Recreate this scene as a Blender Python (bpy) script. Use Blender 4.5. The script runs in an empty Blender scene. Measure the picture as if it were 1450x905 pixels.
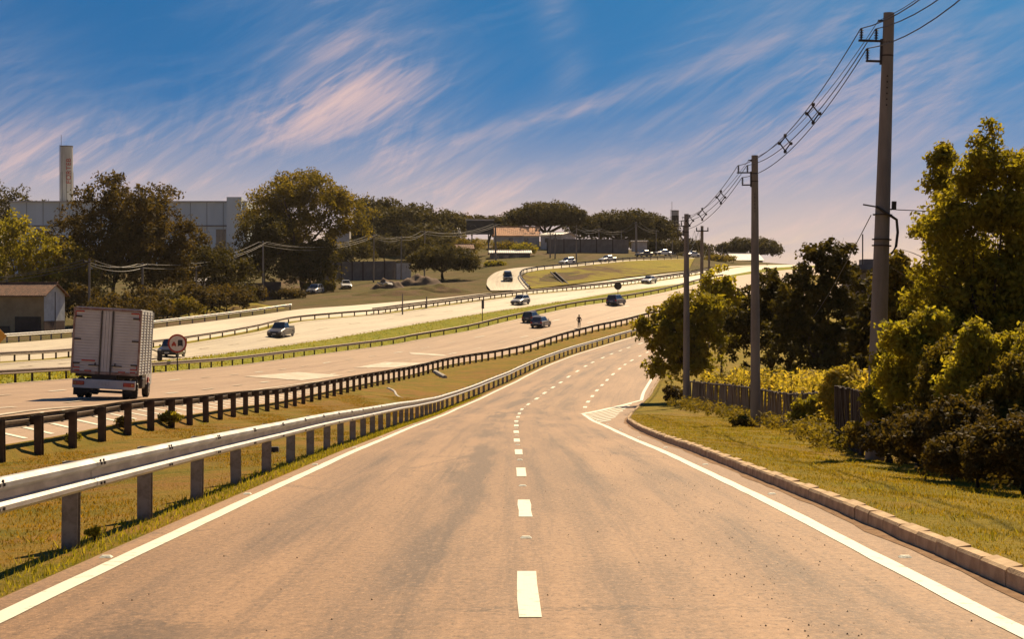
import bpy, math, random
import numpy as np
from mathutils import Vector, Matrix, Euler
random.seed(7); RNG = np.random.default_rng(7)
SC = bpy.context.scene; COL = SC.collection
R = math.radians
# ------------------------------------------------------------------ camera
F = 2550.0; CX = 725.0; HY = 430.0; EYE = 1.72       # focal length and eye level measured on the 1450 px wide photograph
cam = bpy.data.cameras.new('camera'); cam_o = bpy.data.objects.new('camera', cam); COL.objects.link(cam_o)
cam.sensor_width = 36; cam.lens = 36*F/1450; cam.clip_start = .1; cam.clip_end = 12000
cam_o.location = (0, 0, EYE); cam_o.rotation_euler = (R(90)-math.atan((452.5-HY)/F), 0, 0); SC.camera = cam_o
SC.render.resolution_x = 1024; SC.render.resolution_y = 640
SC.view_settings.view_transform = 'Standard'; SC.view_settings.look = 'None'
SC.view_settings.gamma = 1; SC.view_settings.exposure = 0.78
# ------------------------------------------------------------------ node helper
class NT:
    def __init__(s, tree): s.t = tree; s.n = tree.nodes; s.l = tree.links
    def new(s, typ, ins=None, **kw):
        nd = s.n.new(typ)
        for k, v in kw.items(): setattr(nd, k, v)
        for k, v in (ins or {}).items(): s.put(nd.inputs[k], v)
        return nd
    def put(s, sock, v):
        if isinstance(v, bpy.types.NodeSocket): s.l.new(v, sock)
        else:
            if sock.type == 'RGBA' and len(v) == 3: v = (*v, 1)
            sock.default_value = v
    def m(s, op, a, b=0.0, c=None, clamp=False):
        nd = s.n.new('ShaderNodeMath'); nd.operation = op; nd.use_clamp = clamp
        s.put(nd.inputs[0], a); s.put(nd.inputs[1], b)
        if c is not None: s.put(nd.inputs[2], c)
        return nd.outputs[0]
    def mix(s, f, a, b, blend='MIX'):
        nd = s.n.new('ShaderNodeMix'); nd.data_type = 'RGBA'; nd.blend_type = blend; nd.clamp_factor = True
        s.put(nd.inputs[0], f); s.put(nd.inputs[6], a); s.put(nd.inputs[7], b)
        return nd.outputs[2]
    def noise(s, vec, scale, detail=4, rough=.55, dist=0.0):
        nd = s.new('ShaderNodeTexNoise', {'Scale': scale, 'Detail': detail, 'Roughness': rough, 'Distortion': dist})
        if vec is not None: s.put(nd.inputs['Vector'], vec)
        return nd.outputs['Fac']
    def step(s, x, lo, hi):
        nd = s.new('ShaderNodeMapRange', {'From Min': lo, 'From Max': hi}, interpolation_type='SMOOTHSTEP'); s.put(nd.inputs[0], x)
        return nd.outputs[0]
    def vec(s, x, y, z):
        nd = s.new('ShaderNodeCombineXYZ'); s.put(nd.inputs[0], x); s.put(nd.inputs[1], y); s.put(nd.inputs[2], z)
        return nd.outputs[0]
    def xyz(s, v):
        nd = s.new('ShaderNodeSeparateXYZ'); s.put(nd.inputs[0], v); return nd.outputs
# ------------------------------------------------------------------ sky and sun
SUN_AZ, SUN_EL = 20.0, 46.0
def make_world():
    w = bpy.data.worlds.new('World'); SC.world = w; w.use_nodes = True
    t = NT(w.node_tree); t.n.clear()
    g = t.new('ShaderNodeTexCoord').outputs['Generated']
    x, y, z = t.xyz(g)
    za = t.m('MAXIMUM', z, 0.0)
    # the clear sky is read somewhat higher than it stands, which gives the deep polarised blue of the photograph
    v = t.new('ShaderNodeVectorMath', operation='NORMALIZE'); t.put(v.inputs[0], t.vec(x, y, t.m('ADD', t.m('MULTIPLY', za, 4.0), 0.22)))
    sky = t.new('ShaderNodeTexSky', sky_type='NISHITA', sun_disc=False, sun_elevation=R(SUN_EL), sun_rotation=R(SUN_AZ), altitude=300, air_density=1.3, dust_density=.25, ozone_density=4.0)
    t.l.new(v.outputs[0], sky.inputs[0])
    col = t.mix(1.0, sky.outputs[0], (.10, .50, .72), 'MULTIPLY')
    # cirrus: azimuth and elevation in radians, streaks drawn out by the wind
    az = t.m('ARCTAN2', x, y); el = z
    warp = t.noise(t.vec(t.m('MULTIPLY', az, 9.0), t.m('MULTIPLY', el, 14.0), 1.7), 1.0, 3)
    wv = t.m('MULTIPLY', t.m('SUBTRACT', warp, .5), .16)
    def streak(ang, su, sv, seed, detail=7, rough=.62, w=1.0):
        c, s_ = math.cos(ang), math.sin(ang)
        a2 = t.m('ADD', az, t.m('MULTIPLY', wv, w)); e2 = t.m('ADD', el, t.m('MULTIPLY', wv, .7*w))
        u = t.m('ADD', t.m('MULTIPLY', a2, c), t.m('MULTIPLY', e2, s_)); q = t.m('SUBTRACT', t.m('MULTIPLY', e2, c), t.m('MULTIPLY', a2, s_))
        return t.noise(t.vec(t.m('MULTIPLY', u, su), t.m('MULTIPLY', q, sv), seed), 1.0, detail, rough)
    def blob(a0, e0, ra, re, ang):
        c, s_ = math.cos(ang), math.sin(ang)
        da = t.m('SUBTRACT', az, a0); de = t.m('SUBTRACT', el, e0)
        u = t.m('DIVIDE', t.m('ADD', t.m('MULTIPLY', da, c), t.m('MULTIPLY', de, s_)), ra)
        q = t.m('DIVIDE', t.m('SUBTRACT', t.m('MULTIPLY', de, c), t.m('MULTIPLY', da, s_)), re)
        r2 = t.m('ADD', t.m('MULTIPLY', u, u), t.m('MULTIPLY', q, q))
        return t.m('POWER', 2.718, t.m('MULTIPLY', r2, -1.0))
    def add(*a):
        o = a[0]
        for b in a[1:]: o = t.m('ADD', o, b)
        return o
    n1 = streak(R(32), 9, 34, 3.1, 7, .6, .8); n2 = streak(R(14), 6, 60, 8.3, 7, .58, .35); n3 = streak(R(-55), 12, 40, 5.2, 6); n4 = streak(R(30), 18, 170, 2.2, 8, .66, .9)
    n5 = streak(R(52), 10, 130, 6.4, 8, .66, .9); n6 = streak(R(38), 5, 46, 11.4, 7, .62, .6)
    plume = add(t.m('MULTIPLY', blob(.20, .046, .13, .012, R(7)), .8), t.m('MULTIPLY', blob(-.055, .080, .095, .040, R(-42)), .85), t.m('MULTIPLY', blob(-.085, .113, .060, .014, R(12)), .75), t.m('MULTIPLY', blob(-.130, .092, .055, .016, R(38)), .8),
                t.m('MULTIPLY', blob(-.20, .088, .075, .022, R(12)), .75), t.m('MULTIPLY', blob(-.275, .082, .08, .026, R(-8)), .85), t.m('MULTIPLY', blob(-.18, .062, .12, .012, R(-6)), .6), t.m('MULTIPLY', blob(.0, .048, .08, .016, R(-24)), .6))
    veil = add(t.m('MULTIPLY', blob(-.085, .150, .05, .040, R(80)), .62), t.m('MULTIPLY', blob(.027, .15, .012, .045, R(12)), .45), t.m('MULTIPLY', blob(.165, .13, .075, .06, R(45)), .62),
               t.m('MULTIPLY', blob(.05, .112, .09, .007, R(17)), .5), t.m('MULTIPLY', blob(.08, .078, .15, .04, R(10)), .62), t.m('MULTIPLY', blob(-.28, .125, .04, .04, R(-60)), .5), t.m('MULTIPLY', blob(.25, .07, .08, .05, R(15)), .6), t.m('MULTIPLY', blob(.16, .098, .14, .03, R(24)), .55))
    rag = t.step(add(t.m('MULTIPLY', n1, .35), t.m('MULTIPLY', n4, .35), t.m('MULTIPLY', n5, .3)), .33, .70)
    d1 = t.m('MULTIPLY', plume, t.m('ADD', .05, t.m('MULTIPLY', rag, .80)))
    d2 = t.m('MULTIPLY', veil, t.m('ADD', .12, t.m('MULTIPLY', t.step(add(t.m('MULTIPLY', n2, .4), t.m('MULTIPLY', n6, .3), t.m('MULTIPLY', n4, .3)), .36, .64), .62)))
    general = t.m('MULTIPLY', t.m('MULTIPLY', t.step(n2, .50, .76), t.step(n3, .3, .65)), .22)
    dsum = add(d1, d2, general); dens = t.m('MULTIPLY', t.m('SUBTRACT', 1.0, t.m('POWER', 2.718, t.m('MULTIPLY', dsum, -1.15))), t.m('ADD', .74, t.m('MULTIPLY', n4, .38)), clamp=True)
    ccol = t.mix(t.step(dens, .1, .85), (3.3, 3.8, 5.0), (8.6, 6.0, 5.4))
    low = t.m('SUBTRACT', 1.0, t.step(za, .010, .125))
    haze = t.mix(t.step(t.m('ADD', z, t.m('MULTIPLY', t.m('SUBTRACT', n2, .5), .10)), .038, .108), (9.8, 6.9, 4.9), (4.2, 4.3, 5.3))
    lowf = t.m('MULTIPLY', low, t.m('ADD', .95, t.m('MULTIPLY', t.m('SUBTRACT', n2, .5), 1.1)), clamp=True)
    col = t.mix(lowf, col, haze)
    col = t.mix(dens, col, ccol)
    bg = t.new('ShaderNodeBackground', {'Color': col, 'Strength': .056})
    out = t.new('ShaderNodeOutputWorld'); t.l.new(bg.outputs[0], out.inputs[0])
make_world()
sd = Vector((math.sin(R(SUN_AZ))*math.cos(R(SUN_EL)), math.cos(R(SUN_AZ))*math.cos(R(SUN_EL)), math.sin(R(SUN_EL))))
sl = bpy.data.lights.new('sun', 'SUN'); sl.energy = 4.6; sl.angle = R(.5); sl.color = (1, .78, .50)
so = bpy.data.objects.new('sun', sl); COL.objects.link(so); so.rotation_euler = sd.to_track_quat('Z', 'Y').to_euler(); so.location = (20, 60, 80)
# ------------------------------------------------------------------ materials
MATS = {}
def mat(name, c1, c2=None, scale=3.0, rough=.7, metal=0.0, bump=0.0, bscale=None, spec=.4, stretch=(1, 1, 1), coat=0):
    if name in MATS: return MATS[name]
    m = bpy.data.materials.new(name); m.use_nodes = True; t = NT(m.node_tree); b = t.n['Principled BSDF']
    o = t.new('ShaderNodeTexCoord').outputs['Object']
    mp = t.new('ShaderNodeMapping', {'Scale': stretch}); t.l.new(o, mp.inputs[0])
    c2 = c2 or tuple(.72*c for c in c1)
    n = t.noise(mp.outputs[0], scale, 5, .6)
    t.put(b.inputs['Base Color'], t.mix(t.step(n, .35, .68) if name != 'road_paint' else t.step(n, .54, .74), c1, c2))
    t.put(b.inputs['Roughness'], t.m('ADD', rough-.06, t.m('MULTIPLY', n, .12)))
    b.inputs['Metallic'].default_value = metal; b.inputs['Specular IOR Level'].default_value = spec
    b.inputs['Coat Weight'].default_value = coat
    if bump:
        bp = t.new('ShaderNodeBump', {'Strength': bump, 'Distance': .05}); t.put(bp.inputs['Height'], t.noise(mp.outputs[0], bscale or scale*5, 4, .65))
        t.l.new(bp.outputs[0], b.inputs['Normal'])
    MATS[name] = m; return m
def leafmat(name, dark, light, trans=.45, tint=(1.3, 1.25, .5)):
    if name in MATS: return MATS[name]
    m = bpy.data.materials.new(name); m.use_nodes = True; t = NT(m.node_tree); b = t.n['Principled BSDF']; out = t.n['Material Output']
    a = t.new('ShaderNodeAttribute', attribute_name='rnd').outputs['Fac']
    c = t.mix(a, dark, light); t.put(b.inputs['Base Color'], c)
    b.inputs['Roughness'].default_value = .7; b.inputs['Specular IOR Level'].default_value = .12
    tr = t.new('ShaderNodeBsdfTranslucent'); t.put(tr.inputs[0], t.mix(1.0, c, tint, 'MULTIPLY'))
    mx = t.new('ShaderNodeMixShader', {0: trans}); t.l.new(b.outputs[0], mx.inputs[1]); t.l.new(tr.outputs[0], mx.inputs[2]); t.l.new(mx.outputs[0], out.inputs[0])
    MATS[name] = m; return m
def roadmat(name, base, dusty, dark, rough=.55, tracks=(), lane_streak=.5, spec=.5, grain=1.0):
    """asphalt: UV x = metres across, y = metres along. Dust, tyre-polished bands, stains, aggregate."""
    m = bpy.data.materials.new(name); m.use_nodes = True; t = NT(m.node_tree); b = t.n['Principled BSDF']
    uv = t.new('ShaderNodeUVMap').outputs[0]; u, v, _ = t.xyz(uv)
    big = t.noise(t.vec(t.m('MULTIPLY', u, .7), t.m('MULTIPLY', v, .07), .3), 1.0, 6, .65)
    st = t.noise(t.vec(t.m('MULTIPLY', u, 3.2), t.m('MULTIPLY', v, .045), 4.0), 1.0, 6, .7)
    pat = t.noise(t.vec(t.m('MULTIPLY', u, .9), t.m('MULTIPLY', v, .075), 9.0), 1.0, 5, .6)
    fine = t.noise(t.vec(u, v, 0.0), 34.0, 4, .8); mid = t.noise(t.vec(u, v, 2.0), 7.0, 4, .65)
    c = t.mix(t.step(big, .35, .65), base, dusty)
    k = t.m('MULTIPLY', t.step(st, .45, .70), lane_streak)
    for (c0, w, s_) in tracks:
        q = t.m('DIVIDE', t.m('ADD', t.m('SUBTRACT', u, c0), t.m('MULTIPLY', t.m('SUBTRACT', big, .5), 1.6)), w)
        g = t.m('POWER', 2.718, t.m('MULTIPLY', t.m('MULTIPLY', q, q), -1.0))
        k = t.m('ADD', k, t.m('MULTIPLY', t.m('MULTIPLY', g, s_), t.step(pat, .38, .62)))
    c = t.mix(t.m('MINIMUM', k, .9), c, dark)
    c = t.mix(t.m('MULTIPLY', t.step(mid, .3, .8), .25), c, dark)
    coarse = t.noise(t.vec(t.m('MULTIPLY', u, 17.0), t.m('MULTIPLY', v, 8.0), 5.0), 1.0, 3, .8)
    c = t.mix(t.m('MULTIPLY', t.step(coarse, .50, .30), .62*grain), c, tuple(.7*x for x in dark)); c = t.mix(t.m('MULTIPLY', t.step(coarse, .52, .72), .45*grain), c, tuple(min(1, 1.5*x) for x in dusty))
    sp = t.step(fine, .52, .74); c = t.mix(t.m('MULTIPLY', sp, .62*grain), c, tuple(min(1, 1.9*x) for x in dusty))
    sp2 = t.step(fine, .46, .26); c = t.mix(t.m('MULTIPLY', sp2, .85*grain), c, tuple(.42*x for x in dark))
    vr = t.new('ShaderNodeTexVoronoi', {'Scale': .22}, feature='DISTANCE_TO_EDGE'); t.put(vr.inputs['Vector'], t.vec(t.m('ADD', t.m('MULTIPLY', u, 1.0), t.m('MULTIPLY', mid, 1.2)), t.m('ADD', t.m('MULTIPLY', v, .55), t.m('MULTIPLY', mid, .8)), 0.0))
    crack = t.m('MULTIPLY', t.step(vr.outputs[0], .012, .003), t.step(big, .48, .62)); c = t.mix(t.m('MULTIPLY', crack, .55*grain), c, tuple(.4*x for x in dark))
    t.put(b.inputs['Base Color'], c); t.put(b.inputs['Roughness'], t.m('ADD', rough, t.m('MULTIPLY', t.m('SUBTRACT', mid, .5), .2)))
    b.inputs['Specular IOR Level'].default_value = spec
    bp = t.new('ShaderNodeBump', {'Strength': .55*grain, 'Distance': .012}); t.put(bp.inputs['Height'], t.m('ADD', fine, t.m('MULTIPLY', mid, .6))); t.l.new(bp.outputs[0], b.inputs['Normal'])
    MATS[name] = m; return m
def soilgrass(name, g1, g2, dry, soil, sc=1.0, soil_amt=.5, dry_amt=.5):
    m = bpy.data.materials.new(name); m.use_nodes = True; t = NT(m.node_tree); b = t.n['Principled BSDF']
    o = t.new('ShaderNodeTexCoord').outputs['Object']
    a = t.noise(o, .35*sc, 5, .6); q = t.noise(o, 1.3*sc, 5, .65); f = t.noise(o, 14*sc, 4, .7); d_ = t.noise(o, .12*sc, 4, .6)
    c = t.mix(t.step(q, .35, .65), g1, g2); c = t.mix(t.m('MULTIPLY', t.step(a, .42, .68), dry_amt), c, dry)
    c = t.mix(t.m('MULTIPLY', t.step(t.m('ADD', t.m('MULTIPLY', d_, .6), t.m('MULTIPLY', q, .4)), .50, .62), soil_amt), c, soil)
    c = t.mix(t.m('MULTIPLY', t.step(f, .55, .3), .5), c, tuple(.45*x for x in g1))
    t.put(b.inputs['Base Color'], c); b.inputs['Roughness'].default_value = .95; b.inputs['Specular IOR Level'].default_value = .1
    bp = t.new('ShaderNodeBump', {'Strength': .8, 'Distance': .12}); t.put(bp.inputs['Height'], t.m('ADD', f, q)); t.l.new(bp.outputs[0], b.inputs['Normal'])
    MATS[name] = m; return m
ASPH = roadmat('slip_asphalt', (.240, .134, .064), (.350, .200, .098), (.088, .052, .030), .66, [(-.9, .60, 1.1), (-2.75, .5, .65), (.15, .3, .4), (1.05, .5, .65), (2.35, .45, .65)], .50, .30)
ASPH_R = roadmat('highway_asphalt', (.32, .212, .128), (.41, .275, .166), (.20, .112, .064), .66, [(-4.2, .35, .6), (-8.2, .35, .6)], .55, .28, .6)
ASPH_L = roadmat('glare_pale_asphalt', (.40, .33, .215), (.52, .44, .29), (.25, .17, .10), .56, [(2.0, .5, .6), (5.0, .5, .6)], .55, .42, .5)  # slightly glossier; sun glare on these roads is also put into the pale base
PAINT = mat('road_paint', (.70, .70, .56), (.40, .35, .25), 7, .6, bump=.3, bscale=60)
PAINT_W = mat('worn_paint', (.58, .50, .36), (.36, .25, .15), 1.6, .6)
VERGE = soilgrass('verge_turf', (.190, .155, .015), (.280, .205, .024), (.35, .225, .038), (.25, .135, .045), 1.0, .45, .65)
BANK = soilgrass('bank_turf', (.165, .140, .014), (.260, .175, .022), (.34, .180, .034), (.28, .130, .042), 1.1, .6, .8)
MEDG = soilgrass('median_turf', (.19, .20, .016), (.28, .26, .024), (.32, .24, .038), (.20, .16, .05), .5, .15, .45)
HILL = soilgrass('hill_ground', (.075, .066, .015), (.120, .092, .022), (.15, .095, .038), (.135, .080, .045), .3, 1.0, .7)
CUTB = soilgrass('cut_bank', (.23, .20, .020), (.32, .25, .030), (.24, .145, .042), (.12, .070, .034), .30, 1.0, .4)
DIRT = mat('gutter_dirt', (.30, .185, .105), (.20, .122, .072), 4.0, .95, bump=.5, bscale=40, spec=.1)
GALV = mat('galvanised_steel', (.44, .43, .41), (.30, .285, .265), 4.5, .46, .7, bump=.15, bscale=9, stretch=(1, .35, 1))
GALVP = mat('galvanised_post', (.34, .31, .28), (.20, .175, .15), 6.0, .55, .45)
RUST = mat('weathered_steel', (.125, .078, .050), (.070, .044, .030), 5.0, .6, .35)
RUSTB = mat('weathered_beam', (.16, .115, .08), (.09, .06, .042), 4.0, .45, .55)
CONC = mat('pole_concrete', (.27, .235, .20), (.19, .165, .14), 2.0, .85, bump=.25, bscale=30, stretch=(1, 1, .25))
KERB = mat('kerb_concrete', (.60, .43, .24), (.42, .28, .15), 3.0, .85, bump=.35, bscale=25)
BARK = mat('bark', (.085, .058, .038), (.045, .03, .02), 6, .95, bump=.6, bscale=20, stretch=(1, 1, .2))
BLACK = mat('black_rubber', (.018, .017, .016), (.03, .026, .022), 8, .8)
DKMET = mat('dark_steel', (.04, .036, .034), (.065, .052, .042), 6, .55, .3)
WIRE = mat('cable', (.03, .026, .024), None, 3, .55)
INSU = mat('insulator_polymer', (.045, .035, .035), None, 3, .5)
# ------------------------------------------------------------------ mesh helpers
class MB:
    def __init__(s): s.v = []; s.f = []; s.uv = None
    def add(s, vs, fs):
        k = len(s.v); s.v += [tuple(p) for p in vs]; s.f += [tuple(i+k for i in f) for f in fs]; return s
    def box(s, c, d, rot=None, taper=None):
        x, y, z = d[0]/2, d[1]/2, d[2]/2; tx, ty = taper or (1, 1)
        p = [(-x, -y, -z), (x, -y, -z), (x, y, -z), (-x, y, -z), (-x*tx, -y*ty, z), (x*tx, -y*ty, z), (x*tx, y*ty, z), (-x*tx, y*ty, z)]
        if rot is not None:
            m = rot if isinstance(rot, Matrix) else Euler(rot).to_matrix(); p = [m @ Vector(q) for q in p]
        return s.add([(q[0]+c[0], q[1]+c[1], q[2]+c[2]) for q in p], [(0, 3, 2, 1), (4, 5, 6, 7), (0, 1, 5, 4), (1, 2, 6, 5), (2, 3, 7, 6), (3, 0, 4, 7)])
    def bbox(s, c, d, b=.02):
        """box with chamfered edges along every axis (an octagon section with inset ends)"""
        x, y, z = d[0]/2, d[1]/2, d[2]/2; vs = []
        for yy, k in ((-y, b), (-y+b, 0), (y-b, 0), (y, b)):
            X, Z = x-k, z-k
            for (px, pz) in ((-X, -Z+b), (-X, Z-b), (-X+b, Z), (X-b, Z), (X, Z-b), (X, -Z+b), (X-b, -Z), (-X+b, -Z)): vs.append((c[0]+px, c[1]+yy, c[2]+pz))
        fs = [tuple(range(8))[::-1], tuple(range(24, 32))]
        for r in range(3):
            for i in range(8): fs.append((r*8+i, r*8+(i+1) % 8, r*8+8+(i+1) % 8, r*8+8+i))
        fs[0] = tuple(range(8)); fs[1] = tuple(reversed(range(24, 32)))
        return s.add(vs, [f[::-1] for f in fs])
    def tube(s, pts, rad, n=6, cap=True):
        pts = [Vector(p) for p in pts]; rs = rad if hasattr(rad, '__len__') else [rad]*len(pts); vs = []; fs = []
        for i, p in enumerate(pts):
            tg = (pts[min(i+1, len(pts)-1)]-pts[max(i-1, 0)]).normalized()
            a = tg.cross(Vector((0, 0, 1)) if abs(tg.z) < .9 else Vector((1, 0, 0))).normalized(); b = tg.cross(a)
            vs += [p+(a*math.cos(2*math.pi*j/n)+b*math.sin(2*math.pi*j/n))*rs[i] for j in range(n)]
        for i in range(len(pts)-1):
            for j in range(n): fs.append((i*n+j, i*n+(j+1) % n, (i+1)*n+(j+1) % n, (i+1)*n+j))
        if cap: fs += [tuple(range(n))[::-1], tuple(range((len(pts)-1)*n, len(pts)*n))]
        return s.add(vs, fs)
    def prism(s, poly, axis, a, b):
        """polygon in the plane across axis (0,1,2) swept from a to b"""
        n = len(poly)
        def at(p, h): return {0: (h, p[0], p[1]), 1: (p[0], h, p[1]), 2: (p[0], p[1], h)}[axis]
        return s.add([at(p, a) for p in poly]+[at(p, b) for p in poly], [tuple(range(n)), tuple(range(2*n-1, n-1, -1))]+[(i, i+n, (i+1) % n+n, (i+1) % n) for i in range(n)])
    def quad(s, a, b, c, d): return s.add([a, b, c, d], [(0, 1, 2, 3)])
    def mesh(s, name, m, smooth=False):
        me = bpy.data.meshes.new(name); me.from_pydata(s.v, [], s.f); me.update()
        if m: me.materials.append(m)
        if smooth: me.polygons.foreach_set('use_smooth', [True]*len(me.polygons))
        return me
    def build(s, name, m, parent=None, loc=None, smooth=False):
        return obj(name, s.mesh(name, m, smooth), parent, loc)
def obj(name, me, parent=None, loc=None, rot=None):
    o = bpy.data.objects.new(name, me); COL.objects.link(o)
    if parent: o.parent = parent
    if loc is not None: o.location = loc
    if rot is not None: o.rotation_euler = rot
    return o
def tag(o, label, cat, group=None, kind=None):
    o['label'] = label; o['category'] = cat
    if group: o['group'] = group
    if kind: o['kind'] = kind
    return o
def thing(name, label, cat, loc=(0, 0, 0), rot=(0, 0, 0), group=None):
    o = bpy.data.objects.new(name, None); COL.objects.link(o); o.empty_display_size = .3
    o.location = loc; o.rotation_euler = rot; return tag(o, label, cat, group)
def npmesh(name, V, faces_n, m, rnd=None, smooth=False):
    """V: (n*k,3) vertices where every k vertices make one face"""
    k = faces_n; nf = len(V)//k; me = bpy.data.meshes.new(name)
    me.vertices.add(len(V)); me.vertices.foreach_set('co', np.asarray(V, np.float32).ravel())
    me.loops.add(nf*k); me.loops.foreach_set('vertex_index', np.arange(nf*k, dtype=np.int32))
    me.polygons.add(nf); me.polygons.foreach_set('loop_start', np.arange(0, nf*k, k, dtype=np.int32)); me.polygons.foreach_set('loop_total', np.full(nf, k, np.int32))
    if rnd is not None:
        at = me.attributes.new('rnd', 'FLOAT', 'FACE'); at.data.foreach_set('value', np.asarray(rnd, np.float32))
    me.materials.append(m); me.update(); me.validate(); return me
# ------------------------------------------------------------------ the lie of the land: lines running away from the camera, each (distance -> X, Z)
def pchip(xs, ys):
    xs = np.array(xs, float); ys = np.array(ys, float); h = np.diff(xs); dl = np.diff(ys)/h; m = np.zeros_like(ys)
    for i in range(1, len(xs)-1):
        if dl[i-1]*dl[i] > 0:
            w1, w2 = 2*h[i]+h[i-1], h[i]+2*h[i-1]; m[i] = (w1+w2)/(w1/dl[i-1]+w2/dl[i])
    m[0], m[-1] = dl[0], dl[-1]
    def f(q):
        q = np.asarray(q, float); i = np.clip(np.searchsorted(xs, q)-1, 0, len(xs)-2); t = (q-xs[i])/h[i]
        t = np.clip(t, -50, 50); r = (2*t**3-3*t**2+1)*ys[i]+(t**3-2*t**2+t)*h[i]*m[i]+(-2*t**3+3*t**2)*ys[i+1]+(t**3-t**2)*h[i]*m[i+1]
        lo = ys[0]+m[0]*(q-xs[0]); hi = ys[-1]+m[-1]*(q-xs[-1])
        return np.where(q < xs[0], lo, np.where(q > xs[-1], hi, r))
    return f
def P(x, y, d): return ((x-CX)*d/F, d, EYE-(y-HY)*d/F)      # a point seen at (x,y) on the photograph, d metres ahead
class Line:
    def __init__(s, pix=(), pre=(), post=()):
        pts = [(d, X, EYE+Z) for d, X, Z in pre]+[(P(*p)[1], P(*p)[0], P(*p)[2]) for p in pix]+[(d, X, EYE+Z) for d, X, Z in post]
        pts.sort(); s.X = pchip([p[0] for p in pts], [p[1] for p in pts]); s.Z = pchip([p[0] for p in pts], [p[2] for p in pts])
    def off(s, dx, dz=0.0):
        L = Line.__new__(Line); fx = dx if callable(dx) else (lambda d: dx); fz = dz if callable(dz) else (lambda d: dz)
        L.X = lambda d: s.X(d)+fx(d); L.Z = lambda d: s.Z(d)+fz(d); return L
    def p(s, d): return Vector((float(s.X(d)), float(d), float(s.Z(d))))
dash_px = [(748, 840), (743, 720), (738, 669), (734.5, 640.4), (732, 624), (731, 612), (731, 603), (731, 597), (733.5, 591), (735.5, 586), (739, 580), (748, 573), (760, 565), (771, 557), (783, 549),
           (794, 542), (805, 534), (817.6, 526), (829, 519), (839, 513.6), (853.6, 507), (866, 501.6), (878.5, 497), (890, 492.7)]
C = Line([(x, y, 14.5+9*k) for k, (x, y) in enumerate(dash_px)], [(-30, .13, -.66), (0, .13, -1.78)], [(245, 20.5, -4.5), (287, 33, -2.9), (340, 53, .4), (400, 78, 5.2), (470, 108, 8.2), (600, 160, 5)])
Koff = pchip([-30, 20, 45, 60, 72, 90, 110, 131, 178, 600], [3.95, 3.95, 4.0, 4.15, 4.5, 5.6, 7.0, 7.8, 8.2, 8.2])
RR = Line([(4, 655, 42), (61, 644, 45.5), (110.6, 634, 49), (191, 615, 56), (280, 601, 66.5), (342, 589, 77), (411.6, 577, 93), (467, 563, 109), (511.5, 552, 125), (560, 541, 145), (602, 531, 165), (636, 521.5, 181),
           (686, 512, 201), (745, 500, 220), (773, 491, 229), (796, 483.5, 238), (819, 477, 247), (845, 470, 256), (886, 461, 272), (923, 451, 287)], [(-30, -12.0, -1.5), (0, -12.2, -2.5)], [(340, 44, 1.2), (400, 70, 6.4), (470, 100, 9.2), (600, 150, 6)])
MR = Line([(4, 544, 105), (33, 541.6, 110), (235, 526.6, 148), (344, 516, 176), (443, 502.7, 203), (504, 494.7, 218), (550, 488.5, 229), (585, 481.8, 237), (631, 474, 246), (668, 467, 254), (705, 457.5, 264), (762, 445, 280), (814, 434.5, 293), (859, 428, 306),
           (891, 423, 316), (938, 414, 332), (1010, 396, 365)], [(-30, -30.5, -2.8), (0, -30.2, -3.1), (60, -29.8, -3.8)], [(420, 68, 8.2), (480, 92, 9.8), (600, 140, 6.5)])
LE = Line([(-30, 534, 110), (190, 516, 150), (285, 505.5, 176), (396, 491, 203), (457, 482, 218), (504, 474, 229), (545, 467, 237), (585, 460, 246), (623, 454, 254), (668, 446.5, 266), (718, 439, 280), (773, 430.5, 293), (812, 424, 306), (854, 417, 316), (902, 410, 332), (976, 400, 365)],
          [(-30, -33.5, -2.9), (0, -33.2, -3.1), (60, -32.6, -3.8)], [(420, 63, 8.5), (480, 88, 10), (600, 136, 6.5)])
LR = Line([(4, 514, 137), (97, 507, 156), (224, 492, 190), (290, 482, 206), (360, 469.5, 222), (412, 457, 236), (474, 450.5, 248), (539, 445, 262), (583.6, 439, 272), (640, 431.6, 284), (680, 426, 293), (744.5, 418, 308), (864, 406.5, 340), (971, 392, 378)],
          [(-30, -43, -2.9), (0, -42.5, -3.1), (70, -40.5, -3.8)], [(420, 54, 8.6), (480, 80, 10.1), (600, 128, 6.5)])
SL = Line([(0, 487, 160), (97, 479, 185), (211, 466, 205), (360, 447, 238), (430, 437.5, 253), (494, 433, 265), (600, 424, 289), (640, 420.5, 297), (680, 416, 307), (750, 411, 322), (834, 401, 343), (889, 394, 358), (958, 386, 381)],
          [(-30, -50, -2.4), (0, -49.5, -2.6), (80, -47, -3.2)], [(420, 50, 8.7), (480, 77, 10.2), (600, 124, 6.5)])
SR = LR.off(lambda d: -np.clip(.9+(d*0), .5, .9), .05)
LEi = LR.off(.7, .05)
near = lambda d: np.clip((150-d)/60, 0, 1)
RE = RR.off(-.55, lambda d: .22+.1*near(d)); RS = RR.off(-3.3, lambda d: .35+.36*near(d)); MRe = MR.off(.55, .06)
RBm = Line.__new__(Line); RBm.X = lambda d: RR.X(d)*.55+(C.X(d)-4.7)*.45; RBm.Z = lambda d: RR.Z(d)*.55+C.Z(d)*.45-.30*np.clip(1-abs(d-60)/70, 0, 1)-.12
CLe = C.off(-4.15); CR = C.off(lambda d: Koff(d)-.02); CG = C.off(lambda d: Koff(d)-.45)
KB = C.off(lambda d: Koff(d)+.16, .15)
SECT = [SL, SR, LR, LEi, LE, MR, MRe, RS, RE, RR, RBm, C.off(-4.8, -.02), CLe, CR, KB]
_td = np.arange(-30, 640, .5); TX = np.stack([L.X(_td) for L in SECT], 1); TZ = np.stack([L.Z(_td) for L in SECT], 1)
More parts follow.
